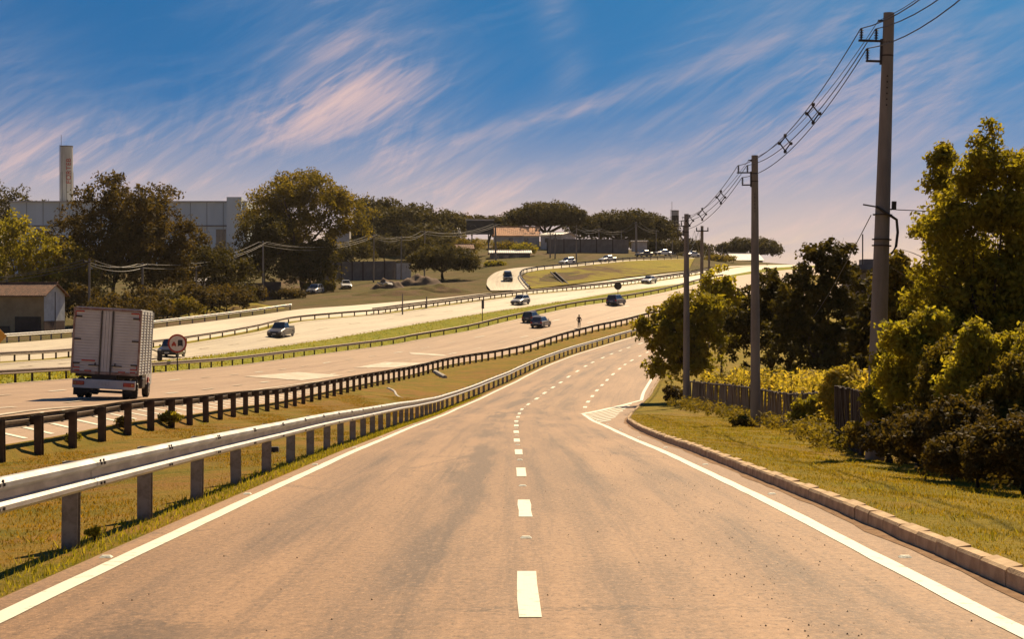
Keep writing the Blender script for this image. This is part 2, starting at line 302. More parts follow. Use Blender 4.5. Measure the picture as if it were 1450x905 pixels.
class TPS:
    def __init__(s, pts, lam=1e-3):
        p = np.array(pts, float); s.c = p[:, :2]/100; n = len(p); r = np.linalg.norm(s.c[:, None]-s.c[None], axis=2)
        A = np.zeros((n+3, n+3)); A[:n, :n] = s.k(r)+lam*np.eye(n); A[:n, n:] = np.c_[np.ones(n), s.c]; A[n:, :n] = A[:n, n:].T
        s.w = np.linalg.solve(A, np.r_[p[:, 2], 0, 0, 0])
    @staticmethod
    def k(r): return np.where(r > 1e-9, r*r*np.log(np.maximum(r, 1e-9)), 0)
    def __call__(s, X, Y):
        X = np.asarray(X, float); q = np.stack([X.ravel(), np.asarray(Y, float).ravel()], 1)/100; out = np.zeros(len(q))
        for i in range(0, len(q), 4000):
            b = q[i:i+4000]; r = np.linalg.norm(b[:, None]-s.c[None], axis=2); out[i:i+4000] = s.k(r) @ s.w[:-3]+np.c_[np.ones(len(b)), b] @ s.w[-3:]
        return out.reshape(X.shape)
BR_px = [(750, 411.5, 323), (741, 401, 334), (737, 394, 345), (741, 388.5, 356), (760, 384, 366), (798, 380, 376), (860, 373.5, 392), (891, 370.5, 401), (980, 367, 428)]
BL_px = [(695, 412.5, 315), (689, 403, 330), (690, 397, 342), (702, 386.5, 362), (730, 380.5, 378), (770, 377.5, 390), (850, 372, 409), (885, 369.5, 418), (985, 366, 446)]
lp = [tuple(SL.p(d)) for d in range(-30, 600, 14)]+[P(*q) for q in BR_px]+[P(*q) for q in BL_px]+[tuple((Vector(P(*a))+Vector(P(*b)))/2) for a, b in zip(BR_px, BL_px)]
lp += [P(*q) for q in [(20, 478, 195), (60, 474, 215), (-150, 480, 220), (150, 462, 250), (300, 441, 275), (380, 428, 290), (440, 418, 312), (470, 413, 325), (520, 410, 330), (490, 404, 345), (520, 398, 365), (460, 400, 365), (580, 397, 362), (600, 407, 320), (560, 415, 305), (640, 401, 350), (660, 410, 322), (660, 402, 330), (620, 396, 352), (680, 390, 380), (690, 380, 395),
      (500, 372, 420), (580, 368, 430), (660, 362, 440), (720, 357, 445), (760, 365, 420), (800, 355, 450), (850, 352, 470), (900, 358, 480), (960, 363, 500), (700, 345, 520), (560, 345, 520), (430, 365, 430), (330, 390, 400), (200, 405, 380), (60, 410, 380), (-150, 420, 400), (-500, 430, 400), (300, 370, 560), (0, 380, 600), (-600, 400, 700), (500, 340, 650), (800, 345, 650), (-900, 470, 200), (1000, 366, 560)]]
lp += [(-200, 0, EYE-1), (-120, 60, EYE-2), (-300, 150, EYE-1), (-400, 600, EYE+4), (-250, 900, EYE+10), (0, 900, EYE+10), (100, 800, EYE+6)]
GL = TPS(lp, 2e-3)
rp = [tuple(KB.p(d)) for d in range(-30, 600, 10)]+[P(*q) for q in [(1450, 712, 25), (1238, 655, 43.7), (1070, 608, 71.9), (975, 576, 102), (1010, 574, 104), (1120, 605, 74)]]
rp += [(7, 12, EYE-2.2), (8, 0, EYE-1.7), (9, 30, EYE-3.2), (16, 30, EYE-3.6), (16, 50, EYE-4.2), (20, 75, EYE-5.1), (22, 100, EYE-5.6), (26, 130, EYE-5.4), (30, 160, EYE-5.0), (40, 70, EYE-4.8), (45, 110, EYE-5), (60, 200, EYE-3.6), (120, 100, EYE-4.5), (120, 250, EYE-2), (200, 60, EYE-3), (110, 400, EYE+4), (200, 500, EYE+6), (30, 0, EYE-2), (100, 0, EYE-2.5), (260, 250, EYE-1), (190, 600, EYE+4), (300, 700, EYE+4)]
GR = TPS(rp, 2e-3)
def ground(X, d):
    X = float(X)
    i = (d+30)*2; k = int(i); f = i-k
    if X < TX[k][0]*(1-f)+TX[k+1][0]*f: return float(GL(np.array([X]), np.array([d]))[0])
    if X > TX[k][-1]*(1-f)+TX[k+1][-1]*f: return float(GR(np.array([X]), np.array([d]))[0])
    return float(np.interp(X, TX[k]*(1-f)+TX[k+1]*f, TZ[k]*(1-f)+TZ[k+1]*f))
def hit(x, y, lo=12, hi=560):
    """where the line of sight through (x,y) first meets the ground"""
    d = lo; a = (x-CX)/F; b = -(y-HY)/F
    while d < hi:
        if ground(a*d, d) >= EYE+b*d: return Vector((a*d, d, ground(a*d, d)))
        d += .5 if d < 120 else 1.0
    return Vector((a*hi, hi, ground(a*hi, hi)))
def on(x, d, dz=0):
    X = (x-CX)*d/F; return Vector((X, d, ground(X, d)+dz))
def drange(a, b):
    out = [a]
    while out[-1] < b: out.append(min(b, out[-1]+(1.0 if out[-1] < 120 else 2.0)))
    return np.array(out)
def strip(name, A, B, m, label, cat, d0=-28, d1=600, nx=1, dz=0.0, kind='structure', parent=None, wob=0.0):
    ds = drange(d0, d1); n = len(ds); me = bpy.data.meshes.new(name); V = []; U = []
    for j in range(nx+1):
        t = j/nx; X = A.X(ds)*(1-t)+B.X(ds)*t; Z = A.Z(ds)*(1-t)+B.Z(ds)*t+dz
        if wob and 0 < j < nx: Z = Z+wob*(np.sin(ds*.9+j*2.1)*.5+np.sin(ds*.37+j*1.3)+RNG.normal(0, .5, n))
        V.append(np.stack([X, ds, Z], 1)); U.append(np.stack([X-C.X(ds) if A is CLe else X-B.X(ds), ds], 1))
    V = np.concatenate(V); U = np.concatenate(U); Fc = [(j*n+i, (j+1)*n+i, (j+1)*n+i+1, j*n+i+1) for j in range(nx) for i in range(n-1)]
    me.from_pydata(V.tolist(), [], Fc); uv = me.uv_layers.new(name='UVMap'); li = np.zeros(len(me.loops), np.int32); me.loops.foreach_get('vertex_index', li); uv.data.foreach_set('uv', U[li].astype(np.float32).ravel())
    me.materials.append(m); me.polygons.foreach_set('use_smooth', [True]*len(me.polygons)); me.update()
    o = obj(name, me, parent)
    if not parent: tag(o, label, cat, kind=kind)
    return o
slip_road = strip('slip_road', CLe, CR, ASPH, 'dusty tan two lane slip road running down from the foreground', 'road', nx=4)
highway = strip('highway_carriageway', MRe, RS, ASPH_R, 'wide tan highway carriageway carrying the white box truck', 'road', nx=4)
shoulder = strip('paved_shoulder', RS, RE, ASPH_R, 'striped paved shoulder along the dark steel rail', 'shoulder', nx=1)
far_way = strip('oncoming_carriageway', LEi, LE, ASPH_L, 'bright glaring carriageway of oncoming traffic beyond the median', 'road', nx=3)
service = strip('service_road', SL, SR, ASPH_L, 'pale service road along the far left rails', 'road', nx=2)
strip('median_strip', LE, MR, MEDG, 'green grass median strip between the carriageways', 'median', nx=4, wob=.03)
strip('median_edge', MR, MRe, MEDG, 'thin grass edge under the median guard rail', 'ground', nx=1)
strip('left_rail_verge', SR, LEi, CUTB, 'dry dirt strip under the far rail', 'ground', nx=2)
strip('shoulder_edge', RE, RR, BANK, 'earth edge under the dark steel rail posts', 'ground', nx=1)
strip('grass_bank', RR, SECT[11], BANK, 'brown and green grass bank between the two guard rails', 'bank', nx=8, wob=.035)
strip('slip_road_edge', SECT[11], CLe, BANK, 'grass edge along the slip road under the bright rail', 'ground', nx=2)
def terrain(name, L, side, G, m, label, d0=-28, d1=900):
    ds = np.concatenate([drange(d0, 330), np.arange(334, 520, 4), np.arange(530, d1, 15)]); w = np.concatenate([[0], np.geomspace(.25, 420, 46)]); X = L.X(np.minimum(ds, 600))[:, None]+side*w[None]
    Y = np.repeat(ds[:, None], len(w), 1); Z = G(X, Y); fade = np.exp(-w/1.2)[None]; Z = Z*(1-fade)+L.Z(np.minimum(ds, 600))[:, None]*fade
    lump = (np.sin(X*1.7+Y*.8)+np.sin(X*.6-Y*1.9)+np.sin(X*3.1+Y*2.7)*.6)*.022; Z = Z+lump*(1-fade)
    n = len(w); V = np.stack([X, Y, Z], 2).reshape(-1, 3); Fc = [(i*n+j, i*n+j+1, (i+1)*n+j+1, (i+1)*n+j) for i in range(len(ds)-1) for j in range(n-1)]
    if side < 0: Fc = [f[::-1] for f in Fc]
    me = bpy.data.meshes.new(name); me.from_pydata(V.tolist(), [], Fc); me.materials.append(m); me.polygons.foreach_set('use_smooth', [True]*len(me.polygons)); me.update()
    return tag(obj(name, me), label, 'ground', kind='structure')
terrain('hillside', SL, -1, GL, HILL, 'dry hillside rising on the left behind the service road')
terrain('verge', KB, 1, GR, VERGE, 'mown grass verge right of the kerb')
mb = MB(); mb.quad((-3500, -2000, EYE-16), (3500, -2000, EYE-16), (3500, 5000, EYE-16), (-3500, 5000, EYE-16))
tag(mb.build('ground', HILL), 'low plain reaching out to the horizon', 'ground', kind='structure')
# branch road climbing off the service road
def ribbon(name, Lp, Rp, m, dz, label=None, cat=None, nsub=6, parent=None):
    Lp = [Vector(p) for p in Lp]; Rp = [Vector(p) for p in Rp]; N = (len(Lp)-1)*nsub; tt = np.linspace(0, len(Lp)-1, N+1); k = np.arange(len(Lp)); V = []; U = []; nx = 3; run = 0; prev = None
    fl = [pchip(k, [p[i] for p in Lp]) for i in range(3)]; fr = [pchip(k, [p[i] for p in Rp]) for i in range(3)]
    for t in tt:
        a = Vector([float(f(t)) for f in fl]); b = Vector([float(f(t)) for f in fr]); mid = (a+b)/2; run += (mid-prev).length if prev else 0; prev = mid
        for j in range(nx+1): p = a.lerp(b, j/nx); V.append((p.x, p.y, p.z+dz)); U.append(((a-b).length*(j/nx), run))
    w = nx+1; Fc = [(i*w+j, i*w+j+1, (i+1)*w+j+1, (i+1)*w+j) for i in range(N) for j in range(nx)]
    me = bpy.data.meshes.new(name); me.from_pydata(V, [], Fc); uv = me.uv_layers.new(name='UVMap'); li = np.zeros(len(me.loops), np.int32); me.loops.foreach_get('vertex_index', li); uv.data.foreach_set('uv', np.array(U, np.float32)[li].ravel())
    me.materials.append(m); me.update(); o = obj(name, me, parent)
    if label: tag(o, label, cat, kind='structure')
    return o
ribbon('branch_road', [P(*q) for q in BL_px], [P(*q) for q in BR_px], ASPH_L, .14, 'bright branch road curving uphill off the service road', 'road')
ribbon('cut_bank', [Vector(P(*q))+Vector((.5, -.4, 0)) for q in BR_px], [SL.p(d)+Vector((-.6, 0, .02)) for d in (323.5, 327.5, 331, 335, 338.5, 343, 358, 367, 391)], CUTB, .16, 'grassy cut bank with bare brown streaks below the upper branch road', 'bank')
# ------------------------------------------------------------------ paint on the roads
def mark(name, A, o0, o1, d0, d1, m, parent, dz=None, step=1.0):
    n = max(2, int((d1-d0)/step)+1); ds = np.linspace(d0, d1, n); z = dz if dz is not None else .006+max(0, d0-60)*.00012; mb = MB()
    jj = lambda: random.uniform(-.008, .008) if d0 < 90 else 0.0; a = [(float(A.X(d))+(o0(d) if callable(o0) else o0)+jj(), d) for d in ds]; b = [(float(A.X(d))+(o1(d) if callable(o1) else o1)+jj(), d) for d in ds]
    V = []
    for (xa, d), (xb, _) in zip(a, b):
        V += [(xa, d, ground(xa, d)+z), (xb, d, ground(xb, d)+z)]
    mb.add(V, [(2*i, 2*i+1, 2*i+3, 2*i+2) for i in range(n-1)]); return mb.build(name, m, parent)
mark('edge_line', C, -3.92, -3.74, -20, 330, PAINT, slip_road)
mark('edge_line', C, 3.26, 3.44, -20, 95, PAINT, slip_road)
mark('edge_line', C, lambda d: 3.35+(d-95)/25*3.75-.12, lambda d: 3.35+(d-95)/25*3.75+.12, 94.5, 120, PAINT, slip_road)
mark('edge_line', C, lambda d: 7.02+(d-120)*.008, lambda d: 7.24+(d-120)*.008, 119.7, 300, PAINT, slip_road)
for k in range(-2, 31):
    d = 13+9*k
    mark('lane_dash', C, -.085-(d > 120)*.03, .085+(d > 120)*.03, d, d+3.0, PAINT, slip_road)
for k in range(17):
    d = 107+9*k; mark('lane_dash', C, 3.55, 3.78, d, d+3.0, PAINT, slip_road)
for k in range(8):                                          # hatching on the gore before the side lane
    d0 = 75+2.7*k; pts = []; dd = d0
    while dd < d0+26:
        o = 3.45+(dd-d0)*.154
        if o > Koff(dd)-.62: break
        pts.append((o, dd)); dd += 1.0
    if len(pts) > 2:
        mb = MB(); V = []
        for o, dd in pts:
            for e in (0, 1.15):
                X = float(C.X(dd+e))+o; V.append((X, dd+e, ground(X, dd+e)+.012))
        mb.add(V, [(2*i, 2*i+2, 2*i+3, 2*i+1) for i in range(len(pts)-1)]); mb.build('hatch_stripe', PAINT, slip_road)
mark('dirt_gutter', C, lambda d: float(Koff(d))-.13-.025*math.sin(d*.7)-.02*math.sin(d*2.3)-.02*math.sin(d*5.1), lambda d: float(Koff(d))-.01, -20, 230, DIRT, slip_road, dz=.005)
for k in range(46):                                         # striped shoulder behind the dark rail
    d0 = 36+2.6*k; mb = MB(); V = []
    for i in range(6):
        X = float(RR.X(d0))-.75-i*.44; dd = d0+i*.35
        V += [(X, dd, ground(X, dd)+.015), (X, dd+.42, ground(X, dd+.42)+.015)]
    mb.add(V, [(2*i, 2*i+1, 2*i+3, 2*i+2) for i in range(5)]); mb.build('hatch_stripe', PAINT, shoulder)
mark('edge_line', RR, -3.45, -3.2, -20, 330, PAINT_W, highway, dz=.03)
mark('edge_line', MR, .95, 1.15, -20, 360, PAINT_W, highway, dz=.03)
for k in range(30):
    d = 30+10*k
    for fr in (.36, .68):
        X0 = lambda d, fr=fr: float(MR.X(d)*(1-fr)+RR.X(d)*fr-C.X(d))
        mark('lane_dash', C, lambda d: X0(d)-.11, lambda d: X0(d)+.11, d, d+3.2, PAINT_W if k % 3 else PAINT, highway, dz=.03)
    X1 = lambda d: float(LE.X(d)*.5+LR.X(d)*.5-C.X(d))
    if d > 90: mark('lane_dash', C, lambda d: X1(d)-.11, lambda d: X1(d)+.11, d, d+3.2, PAINT_W, far_way, dz=.03)
mark('edge_line', LE, -.7, -.5, 60, 370, PAINT_W, far_way, dz=.03)
mark('edge_line', LR, 1.3, 1.5, 60, 380, PAINT_W, far_way, dz=.03)
for poly in ([(345, 534), (422, 527.5), (487, 532.5), (427, 539.5)], [(500, 521.5), (545, 513.5), (602, 515), (560, 521)], [(579, 499.5), (628, 503), (634, 505.5), (582, 502.5)]):
    hs = [hit(*p) for p in poly]; n = 8; mb = MB(); V = []
    for i in range(n+1):
        for j in range(n+1):
            q = hs[0].lerp(hs[3], j/n).lerp(hs[1].lerp(hs[2], j/n), i/n); V.append((q.x, q.y, ground(q.x, q.y)+.03))
    mb.add(V, [(i*(n+1)+j, (i+1)*(n+1)+j, (i+1)*(n+1)+j+1, i*(n+1)+j+1) for i in range(n) for j in range(n)]); mb.build('gore_glare_marking', mat('gore_glare_paint', (.60, .53, .40), (.40, .29, .18), 1.3, .6), highway)  # worn gore paint, with the glare on it put into the pale colour
STUD = MB(); STUD.add([(-.06, -.05, 0), (.06, -.05, 0), (.06, .05, 0), (-.06, .05, 0), (-.04, -.02, .02), (.04, -.02, .02), (.04, .02, .02), (-.04, .02, .02)], [(4, 5, 6, 7), (0, 1, 5, 4), (1, 2, 6, 5), (2, 3, 7, 6), (3, 0, 4, 7)])
studm = STUD.mesh('road_stud', PAINT)
for i in range(14):
    for o, nm in ((-4.02, 'left'), (3.62, 'right'), (0.0, 'mid')):
        d = 19.2+9*i+(0 if o == 0 else -2); X = float(C.X(d))+o; obj('road_stud', studm, slip_road, (X, d, ground(X, d)+.004))
# ------------------------------------------------------------------ kerb stones
kerb = tag(obj('kerb', MB().add([tuple(CR.p(-27)), tuple(KB.p(-27)), tuple(KB.p(-26.9))], [(0, 1, 2)]).mesh('kerb', KERB)), 'row of pale concrete kerb stones right of the slip road', 'kerb', kind='structure')
kmesh = []
for v in range(4):
    b = MB(); j = lambda: random.uniform(-.012, .012)
    pr = [(0, -.25), (.022, .135), (.042, .165), (.165, .175+j()), (.165, -.25)]
    b.prism([(x+j()*.4, z+j()*.5) for x, z in pr], 1, -.412, .412); kmesh.append(b.mesh('kerb_stone', KERB))
s = -24.0; kn = 0
while s < 215:
    L = .845; h = 6.0
    for _ in range(3): tgt = CR.p(s+h)-CR.p(s); h = L/(tgt.length/h)
    a, b2 = CR.p(s), CR.p(s+h); dv = b2-a
    if kn < 290:
        o = obj('kerb_stone', kmesh[kn % 4], kerb, (a+b2)/2+Vector((0, 0, random.uniform(-.008, .008))), (math.atan2(dv.z, dv.xy.length), 0, -math.atan2(dv.x, dv.y)+random.uniform(-.012, .012)))
    kn += 1; s += h
# ------------------------------------------------------------------ guard rails
def wbeam(L, flip=1):
    pr = [(0, -.155), (.03, -.15), (.082, -.115), (.085, -.075), (.02, -.03), (.02, .03), (.085, .075), (.082, .115), (.03, .15), (0, .155)]
    back = [(x-.006, z) for x, z in reversed(pr)]
    poly = [(flip*x, z) for x, z in pr+back]; b = MB(); n = len(poly)
    b.add([(p[0], -L/2, p[1]) for p in poly]+[(p[0], L/2, p[1]) for p in poly], [((i, (i+1) % n, (i+1) % n+n, i+n) if flip > 0 else (i, i+n, (i+1) % n+n, (i+1) % n)) for i in range(n)])
    return b
def cpost(h, w=.12, dp=.15, t=.012):
    b = MB(); pr = [(-w/2, -dp/2), (w/2, -dp/2), (w/2, -dp/2+t), (-w/2+t, -dp/2+t), (-w/2+t, dp/2-t), (w/2, dp/2-t), (w/2, dp/2), (-w/2, dp/2)]
    return b.prism(pr, 2, -.35, h)
def guard_rail(name, label, L, side, d0, d1, pitch, bh, beam_m, post_m, shift=.0, extra=None, mid_block=True, postd=.15, lead=0, pw=.12):
    """side +1: beam stands towards +X of the posts; extra(d) deepens the post below the beam"""
    path = []; d = d0
    fn = L if callable(L) else (lambda q: L.p(q))
    while d < d1:
        path.append((d, fn(d))); h = pitch
        for _ in range(3): tg = fn(d+h)-fn(d); h = pitch/(tg.length/h)
        d += h
    root = thing(name, label, 'guard rail', path[0][1]); o0 = path[0][1]
    post = cpost(bh-.03, pw, postd).mesh('post', post_m)
    blk = MB().bbox((0, 0, 0), (.16, .12, .22), .015).mesh('spacer_block', post_m); bm = wbeam(pitch+.10, side).mesh('beam', beam_m, False)
    bolt = MB(); bolt.tube([(0, 0, 0), (.014*side, 0, 0)], .016, 6); boltm = bolt.mesh('bolt', DKMET); slot = MB().box((0, 0, 0), (.003, .05, .014)).mesh('slot', BLACK)
    for i, (dd, p) in enumerate(path):
        q = path[min(i+1, len(path)-1)][1]; q0 = path[max(i-1, 0)][1]; tv = q-q0; yaw = -math.atan2(tv.x, tv.y)
        po = obj('post', post, root, p-o0, (0, random.uniform(-.015, .015), yaw+random.uniform(-.06, .06)))
        bo = obj('spacer_block', blk, po, (side*.13, 0, bh-.155))
        if i+1 < len(path):
            v = q-p; c = (p+q)/2; nrm = Vector((math.cos(yaw), math.sin(yaw), 0)); yw = -math.atan2(v.x, v.y)
            be = obj('beam', bm, root, c-o0+nrm*side*(.20+(i % 2)*.004)+Vector((0, 0, bh-.155)), (math.atan2(v.z, v.xy.length), 0, yw))
            if dd < lead:
                for yy in (-pitch/2+.10, -pitch/2+.24):
                    obj('bolt', boltm, be, (side*.084, yy, .10)); obj('bolt', boltm, be, (side*.084, yy, -.10)); obj('bolt', boltm, be, (side*.070, yy, .128))
    return root
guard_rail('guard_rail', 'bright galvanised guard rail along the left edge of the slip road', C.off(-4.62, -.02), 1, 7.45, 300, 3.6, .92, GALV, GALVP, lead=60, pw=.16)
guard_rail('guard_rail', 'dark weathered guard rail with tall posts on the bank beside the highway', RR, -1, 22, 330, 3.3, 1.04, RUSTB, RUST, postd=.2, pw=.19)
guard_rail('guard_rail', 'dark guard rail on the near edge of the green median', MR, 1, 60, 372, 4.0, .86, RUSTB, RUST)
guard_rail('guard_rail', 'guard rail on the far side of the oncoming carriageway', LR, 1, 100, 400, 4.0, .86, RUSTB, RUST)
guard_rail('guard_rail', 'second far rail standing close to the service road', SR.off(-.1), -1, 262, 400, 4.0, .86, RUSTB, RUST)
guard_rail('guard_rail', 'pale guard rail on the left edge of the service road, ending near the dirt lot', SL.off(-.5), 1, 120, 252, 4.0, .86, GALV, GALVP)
kk = np.arange(len(BR_px)); bf = [pchip(kk, [P(*q)[i] for q in BR_px]) for i in range(3)]
class BrPath:
    pass
def brp(t): return Vector([float(bf[0](t/10)), float(bf[1](t/10)), float(bf[2](t/10))+.05])
guard_rail('guard_rail', 'pale guard rail curving round the bend of the branch road', brp, -1, 0, 78, 3.4, .9, GALV, GALVP)
# ------------------------------------------------------------------ foliage
def leaves(cents, rad, per, size, rng, flat=.8, aspect=1.7, up=.35):
    n = len(cents)*per; c = np.repeat(cents, per, 0); r = np.repeat(np.broadcast_to(rad, (len(cents),)), per)
    off = rng.normal(0, 1, (n, 3)); off /= np.linalg.norm(off, axis=1)[:, None]+1e-9; off *= (rng.random(n)**.45)[:, None]; off[:, 2] *= flat
    p = c+off*r[:, None]
    nm = off*.9+rng.normal(0, .55, (n, 3)); nm[:, 2] += up; nm /= np.linalg.norm(nm, axis=1)[:, None]+1e-9
    t1 = np.cross(nm, rng.normal(0, 1, (n, 3))); t1 /= np.linalg.norm(t1, axis=1)[:, None]+1e-9; t2 = np.cross(nm, t1)
    s = (size*(.6+.8*rng.random(n)))[:, None]; a = t1*s*aspect*.5; b = t2*s*.5
    V = np.stack([p-a, p-a*.15-b*.9, p+a, p-a*.15+b*.9], 1).reshape(-1, 3)
    rc = np.repeat(rng.random(len(cents)), per); rnd = np.clip(.55*rc+.45*rng.random(n)+.12*off[:, 2], 0, 1)
    return V, rnd
def crown_centres(ell, n, rng, shell=.5, drop=.55):
    """clump centres in a union of ellipsoids (cx,cy,cz,rx,ry,rz), towards their skins"""
    vol = np.array([e[3]*e[4]*e[5] for e in ell])**.8; pick = rng.choice(len(ell), n, p=vol/vol.sum()); E = np.array(ell, float)[pick]
    d = rng.normal(0, 1, (n, 3)); d /= np.linalg.norm(d, axis=1)[:, None]; d[:, 2] = np.where(d[:, 2] < -drop, -d[:, 2], d[:, 2])
    r = rng.random(n)**shell*(.88+.22*rng.random(n)); return E[:, :3]+d*r[:, None]*E[:, 3:]
def trunk_mesh(base, tops, r0, rng, forks=1):
    mb = MB(); base = Vector(base); ctr = sum((Vector(t) for t in tops), Vector())/len(tops); h = (ctr.z-base.z)
    fork = Vector((base.x+(ctr.x-base.x)*.35, base.y+(ctr.y-base.y)*.35, base.z+h*.42))
    pts = [base+Vector((0, 0, -.3)), base+Vector((0, 0, .12)), base.lerp(fork, .5)+Vector((rng.normal(0, .06)*h*.2, 0, 0)), fork]; mb.tube(pts, [r0*1.35, r0*1.1, r0*.85, r0*.72], 8)
    for t in tops:
        t = Vector(t); m1 = fork.lerp(t, .4)+Vector((rng.normal(0, .05)*h, rng.normal(0, .05)*h, h*.05)); mb.tube([fork-Vector((0, 0, .1)), m1, t], [r0*.55, r0*.32, r0*.08], 5)
        for _ in range(2):
            e = m1.lerp(t, rng.random()*.7)+Vector(rng.normal(0, .13, 3)*h); mb.tube([m1.lerp(t, .2), m1.lerp(e, .6)+Vector((0, 0, .05*h)), e], [r0*.22, r0*.14, r0*.04], 4)
    return mb
def tree(name, label, base, ell, lm, nclump, per, clump_r, leaf, r0, seed, group=None, cat='tree', shell=.5, limbs=7, up=.35, flat=.8, bark=None, drop=.55):
    """ell in metres relative to the base"""
    rng = np.random.default_rng(seed); base = Vector(base); root = thing(name, label, cat, base, group=group)
    far = base.y > 200; ell = list(ell)
    for e in list(ell):
        for k in range(4):
            v = rng.normal(0, 1, 3); v /= np.linalg.norm(v); v[2] = abs(v[2])*.9-.15; q = .26+.2*rng.random()
            ell.append((e[0]+v[0]*e[3]*.9, e[1]+v[1]*e[4]*.9, e[2]+v[2]*e[5]*.9, e[3]*q, e[4]*q, e[5]*q*1.1))
    if base.y < 60: per = int(per*1.35); leaf *= .8; clump_r *= 1.08
    if far: nclump = int(nclump*1.5); per = int(per*1.35); leaf *= .66
    cc = crown_centres(ell, nclump, rng, shell, drop); V, rnd = leaves(cc, clump_r*(.65+.7*rng.random(nclump)), per, leaf, rng, flat, up=up)
    obj('crown', npmesh('crown', V, 4, lm, rnd), root)
    tops = cc[rng.choice(nclump, min(limbs, nclump), replace=False)]; trunk_mesh((0, 0, 0), tops, r0, rng).build('trunk', bark or BARK, root, smooth=True)
    return root
LM_DARK = leafmat('leaf_dark', (.034, .032, .009), (.110, .085, .020), .42)
LM_OLIVE = leafmat('leaf_olive', (.085, .076, .013), (.270, .195, .032), .5)
LM_BROWN = leafmat('leaf_brown', (.046, .036, .011), (.150, .100, .028), .42)
LM_GREEN = leafmat('leaf_green', (.130, .128, .015), (.390, .315, .040), .56)
LM_LIGHT = leafmat('leaf_light', (.190, .190, .022), (.480, .390, .050), .58)
LM_WEED = leafmat('leaf_weed', (.240, .205, .030), (.580, .430, .080), .55)
LM_FAR = leafmat('leaf_far', (.042, .039, .018), (.110, .088, .036), .36)
def et(*e): return [tuple(q) for q in e]
def px_tree(name, label, xc, d, top, width, lm, seed, lobes, nclump, per, clump_r, leaf, r0, by=None, **kw):
    """lobes: (dx, z0, rx, rz) in fractions of width / height from the ground"""
    b = on(xc, d); 
    H = EYE-(top-HY)*d/F-b.z; W = width*d/F*(1.26 if d > 200 else 1.06)
    ell = [(dx*W, (random.random()-.5)*W*.25, z0*H, rx*W, rx*W*.85, rz*H) for dx, z0, rx, rz in lobes]
    return tree(name, label, b, ell, lm, nclump, per, clump_r, leaf, r0, seed, **kw)
G1 = 'trees along the left hillside'
px_tree('broadleaf_tree', 'tall dark brown tree with ragged top beside the smaller chimney-side grove', 155, 262, 248, 150, LM_BROWN, 11, [(0, .72, .34, .27), (-.22, .55, .25, .25), (.2, .6, .26, .24), (0, .38, .42, .28), (.05, .92, .14, .10)], 520, 20, 1.05, .42, .35, group=G1, shell=.6)
px_tree('broadleaf_tree', 'brown feathery tree in front of the white factory wall, left of its pillar', 222, 268, 262, 120, LM_BROWN, 12, [(0, .72, .30, .27), (-.15, .5, .32, .28), (.22, .55, .27, .22), (.02, .3, .4, .26), (.08, .92, .15, .09)], 420, 20, 1.0, .40, .32, group=G1, shell=.65)
px_tree('broadleaf_tree', 'dark rounded tree between the brown grove and the big leafy tree', 292, 280, 336, 110, LM_DARK, 13, [(0, .6, .40, .36), (-.3, .45, .28, .3), (.25, .4, .3, .3)], 330, 18, .95, .40, .28, group=G1)
px_tree('broadleaf_tree', 'bright green leafy tree at the left edge above the tiled house', 22, 246, 292, 100, LM_GREEN, 14, [(-.05, .62, .42, .34), (.28, .5, .28, .28), (-.3, .42, .34, .3), (.1, .3, .5, .25)], 380, 18, .9, .40, .3, group=G1)
px_tree('broadleaf_tree', 'dark leafy tree behind the tiled house gable', 88, 250, 330, 92, LM_OLIVE, 15, [(0, .6, .42, .34), (-.25, .4, .3, .3), (.25, .4, .3, .3)], 260, 18, .9, .40, .28, group=G1)
px_tree('broadleaf_tree', 'distant dark tree on the ridge at the left edge', 5, 455, 250, 95, LM_FAR, 16, [(0, .62, .44, .34), (.3, .5, .3, .25), (-.3, .5, .3, .3)], 220, 14, 1.6, .7, .5, group=G1)
px_tree('broadleaf_tree', 'low ridge tree right of the leftmost ridge tree', 55, 470, 270, 80, LM_FAR, 17, [(0, .6, .45, .3), (.2, .5, .3, .25)], 140, 14, 1.5, .7, .4, group=G1)
px_tree('broadleaf_tree', 'largest leafy tree, olive green, with a wide ragged crown in front of the factory', 430, 335, 242, 160, LM_OLIVE, 18, [(0, .74, .33, .24), (-.2, .62, .26, .26), (.26, .66, .26, .20), (.02, .88, .22, .12), (-.05, .42, .3, .25), (.32, .5, .15, .14)], 760, 22, 1.15, .42, .55, group=G1, shell=.65, limbs=10)
px_tree('broadleaf_tree', 'dense dark vine-covered dome tree left of the largest tree', 374, 322, 303, 74, LM_DARK, 19, [(0, .66, .47, .32), (.02, .36, .45, .36)], 420, 20, 1.0, .42, .4, group=G1, shell=.35)
px_tree('broadleaf_tree', 'shaded tree under the right side of the largest tree', 440, 330, 340, 80, LM_DARK, 20, [(0, .6, .45, .38), (.0, .3, .45, .3)], 300, 18, 1.0, .45, .3, group=G1)
px_tree('broadleaf_tree', 'big smooth dark dome tree behind the grey panel wall', 580, 452, 283, 146, LM_FAR, 21, [(0, .52, .46, .42), (-.22, .36, .30, .34), (.25, .42, .26, .38), (0, .25, .48, .25)], 620, 20, 1.5, .62, .7, group=G1, shell=.35)
px_tree('broadleaf_tree', 'dark tree with knobbly top behind the big dome tree', 532, 480, 277, 66, LM_FAR, 22, [(-.2, .7, .3, .25), (.2, .68, .3, .28), (0, .45, .45, .3)], 240, 16, 1.4, .65, .5, group=G1)
px_tree('broadleaf_tree', 'brownish low tree right of the big dome tree', 640, 490, 300, 60, LM_BROWN, 23, [(0, .6, .45, .36), (.3, .5, .25, .3)], 200, 16, 1.4, .65, .4, group=G1)
px_tree('broadleaf_tree', 'low dark tree behind the black billboard', 690, 500, 304, 70, LM_FAR, 24, [(0, .62, .5, .3), (.35, .55, .25, .25)], 220, 16, 1.4, .65, .4, group=G1)
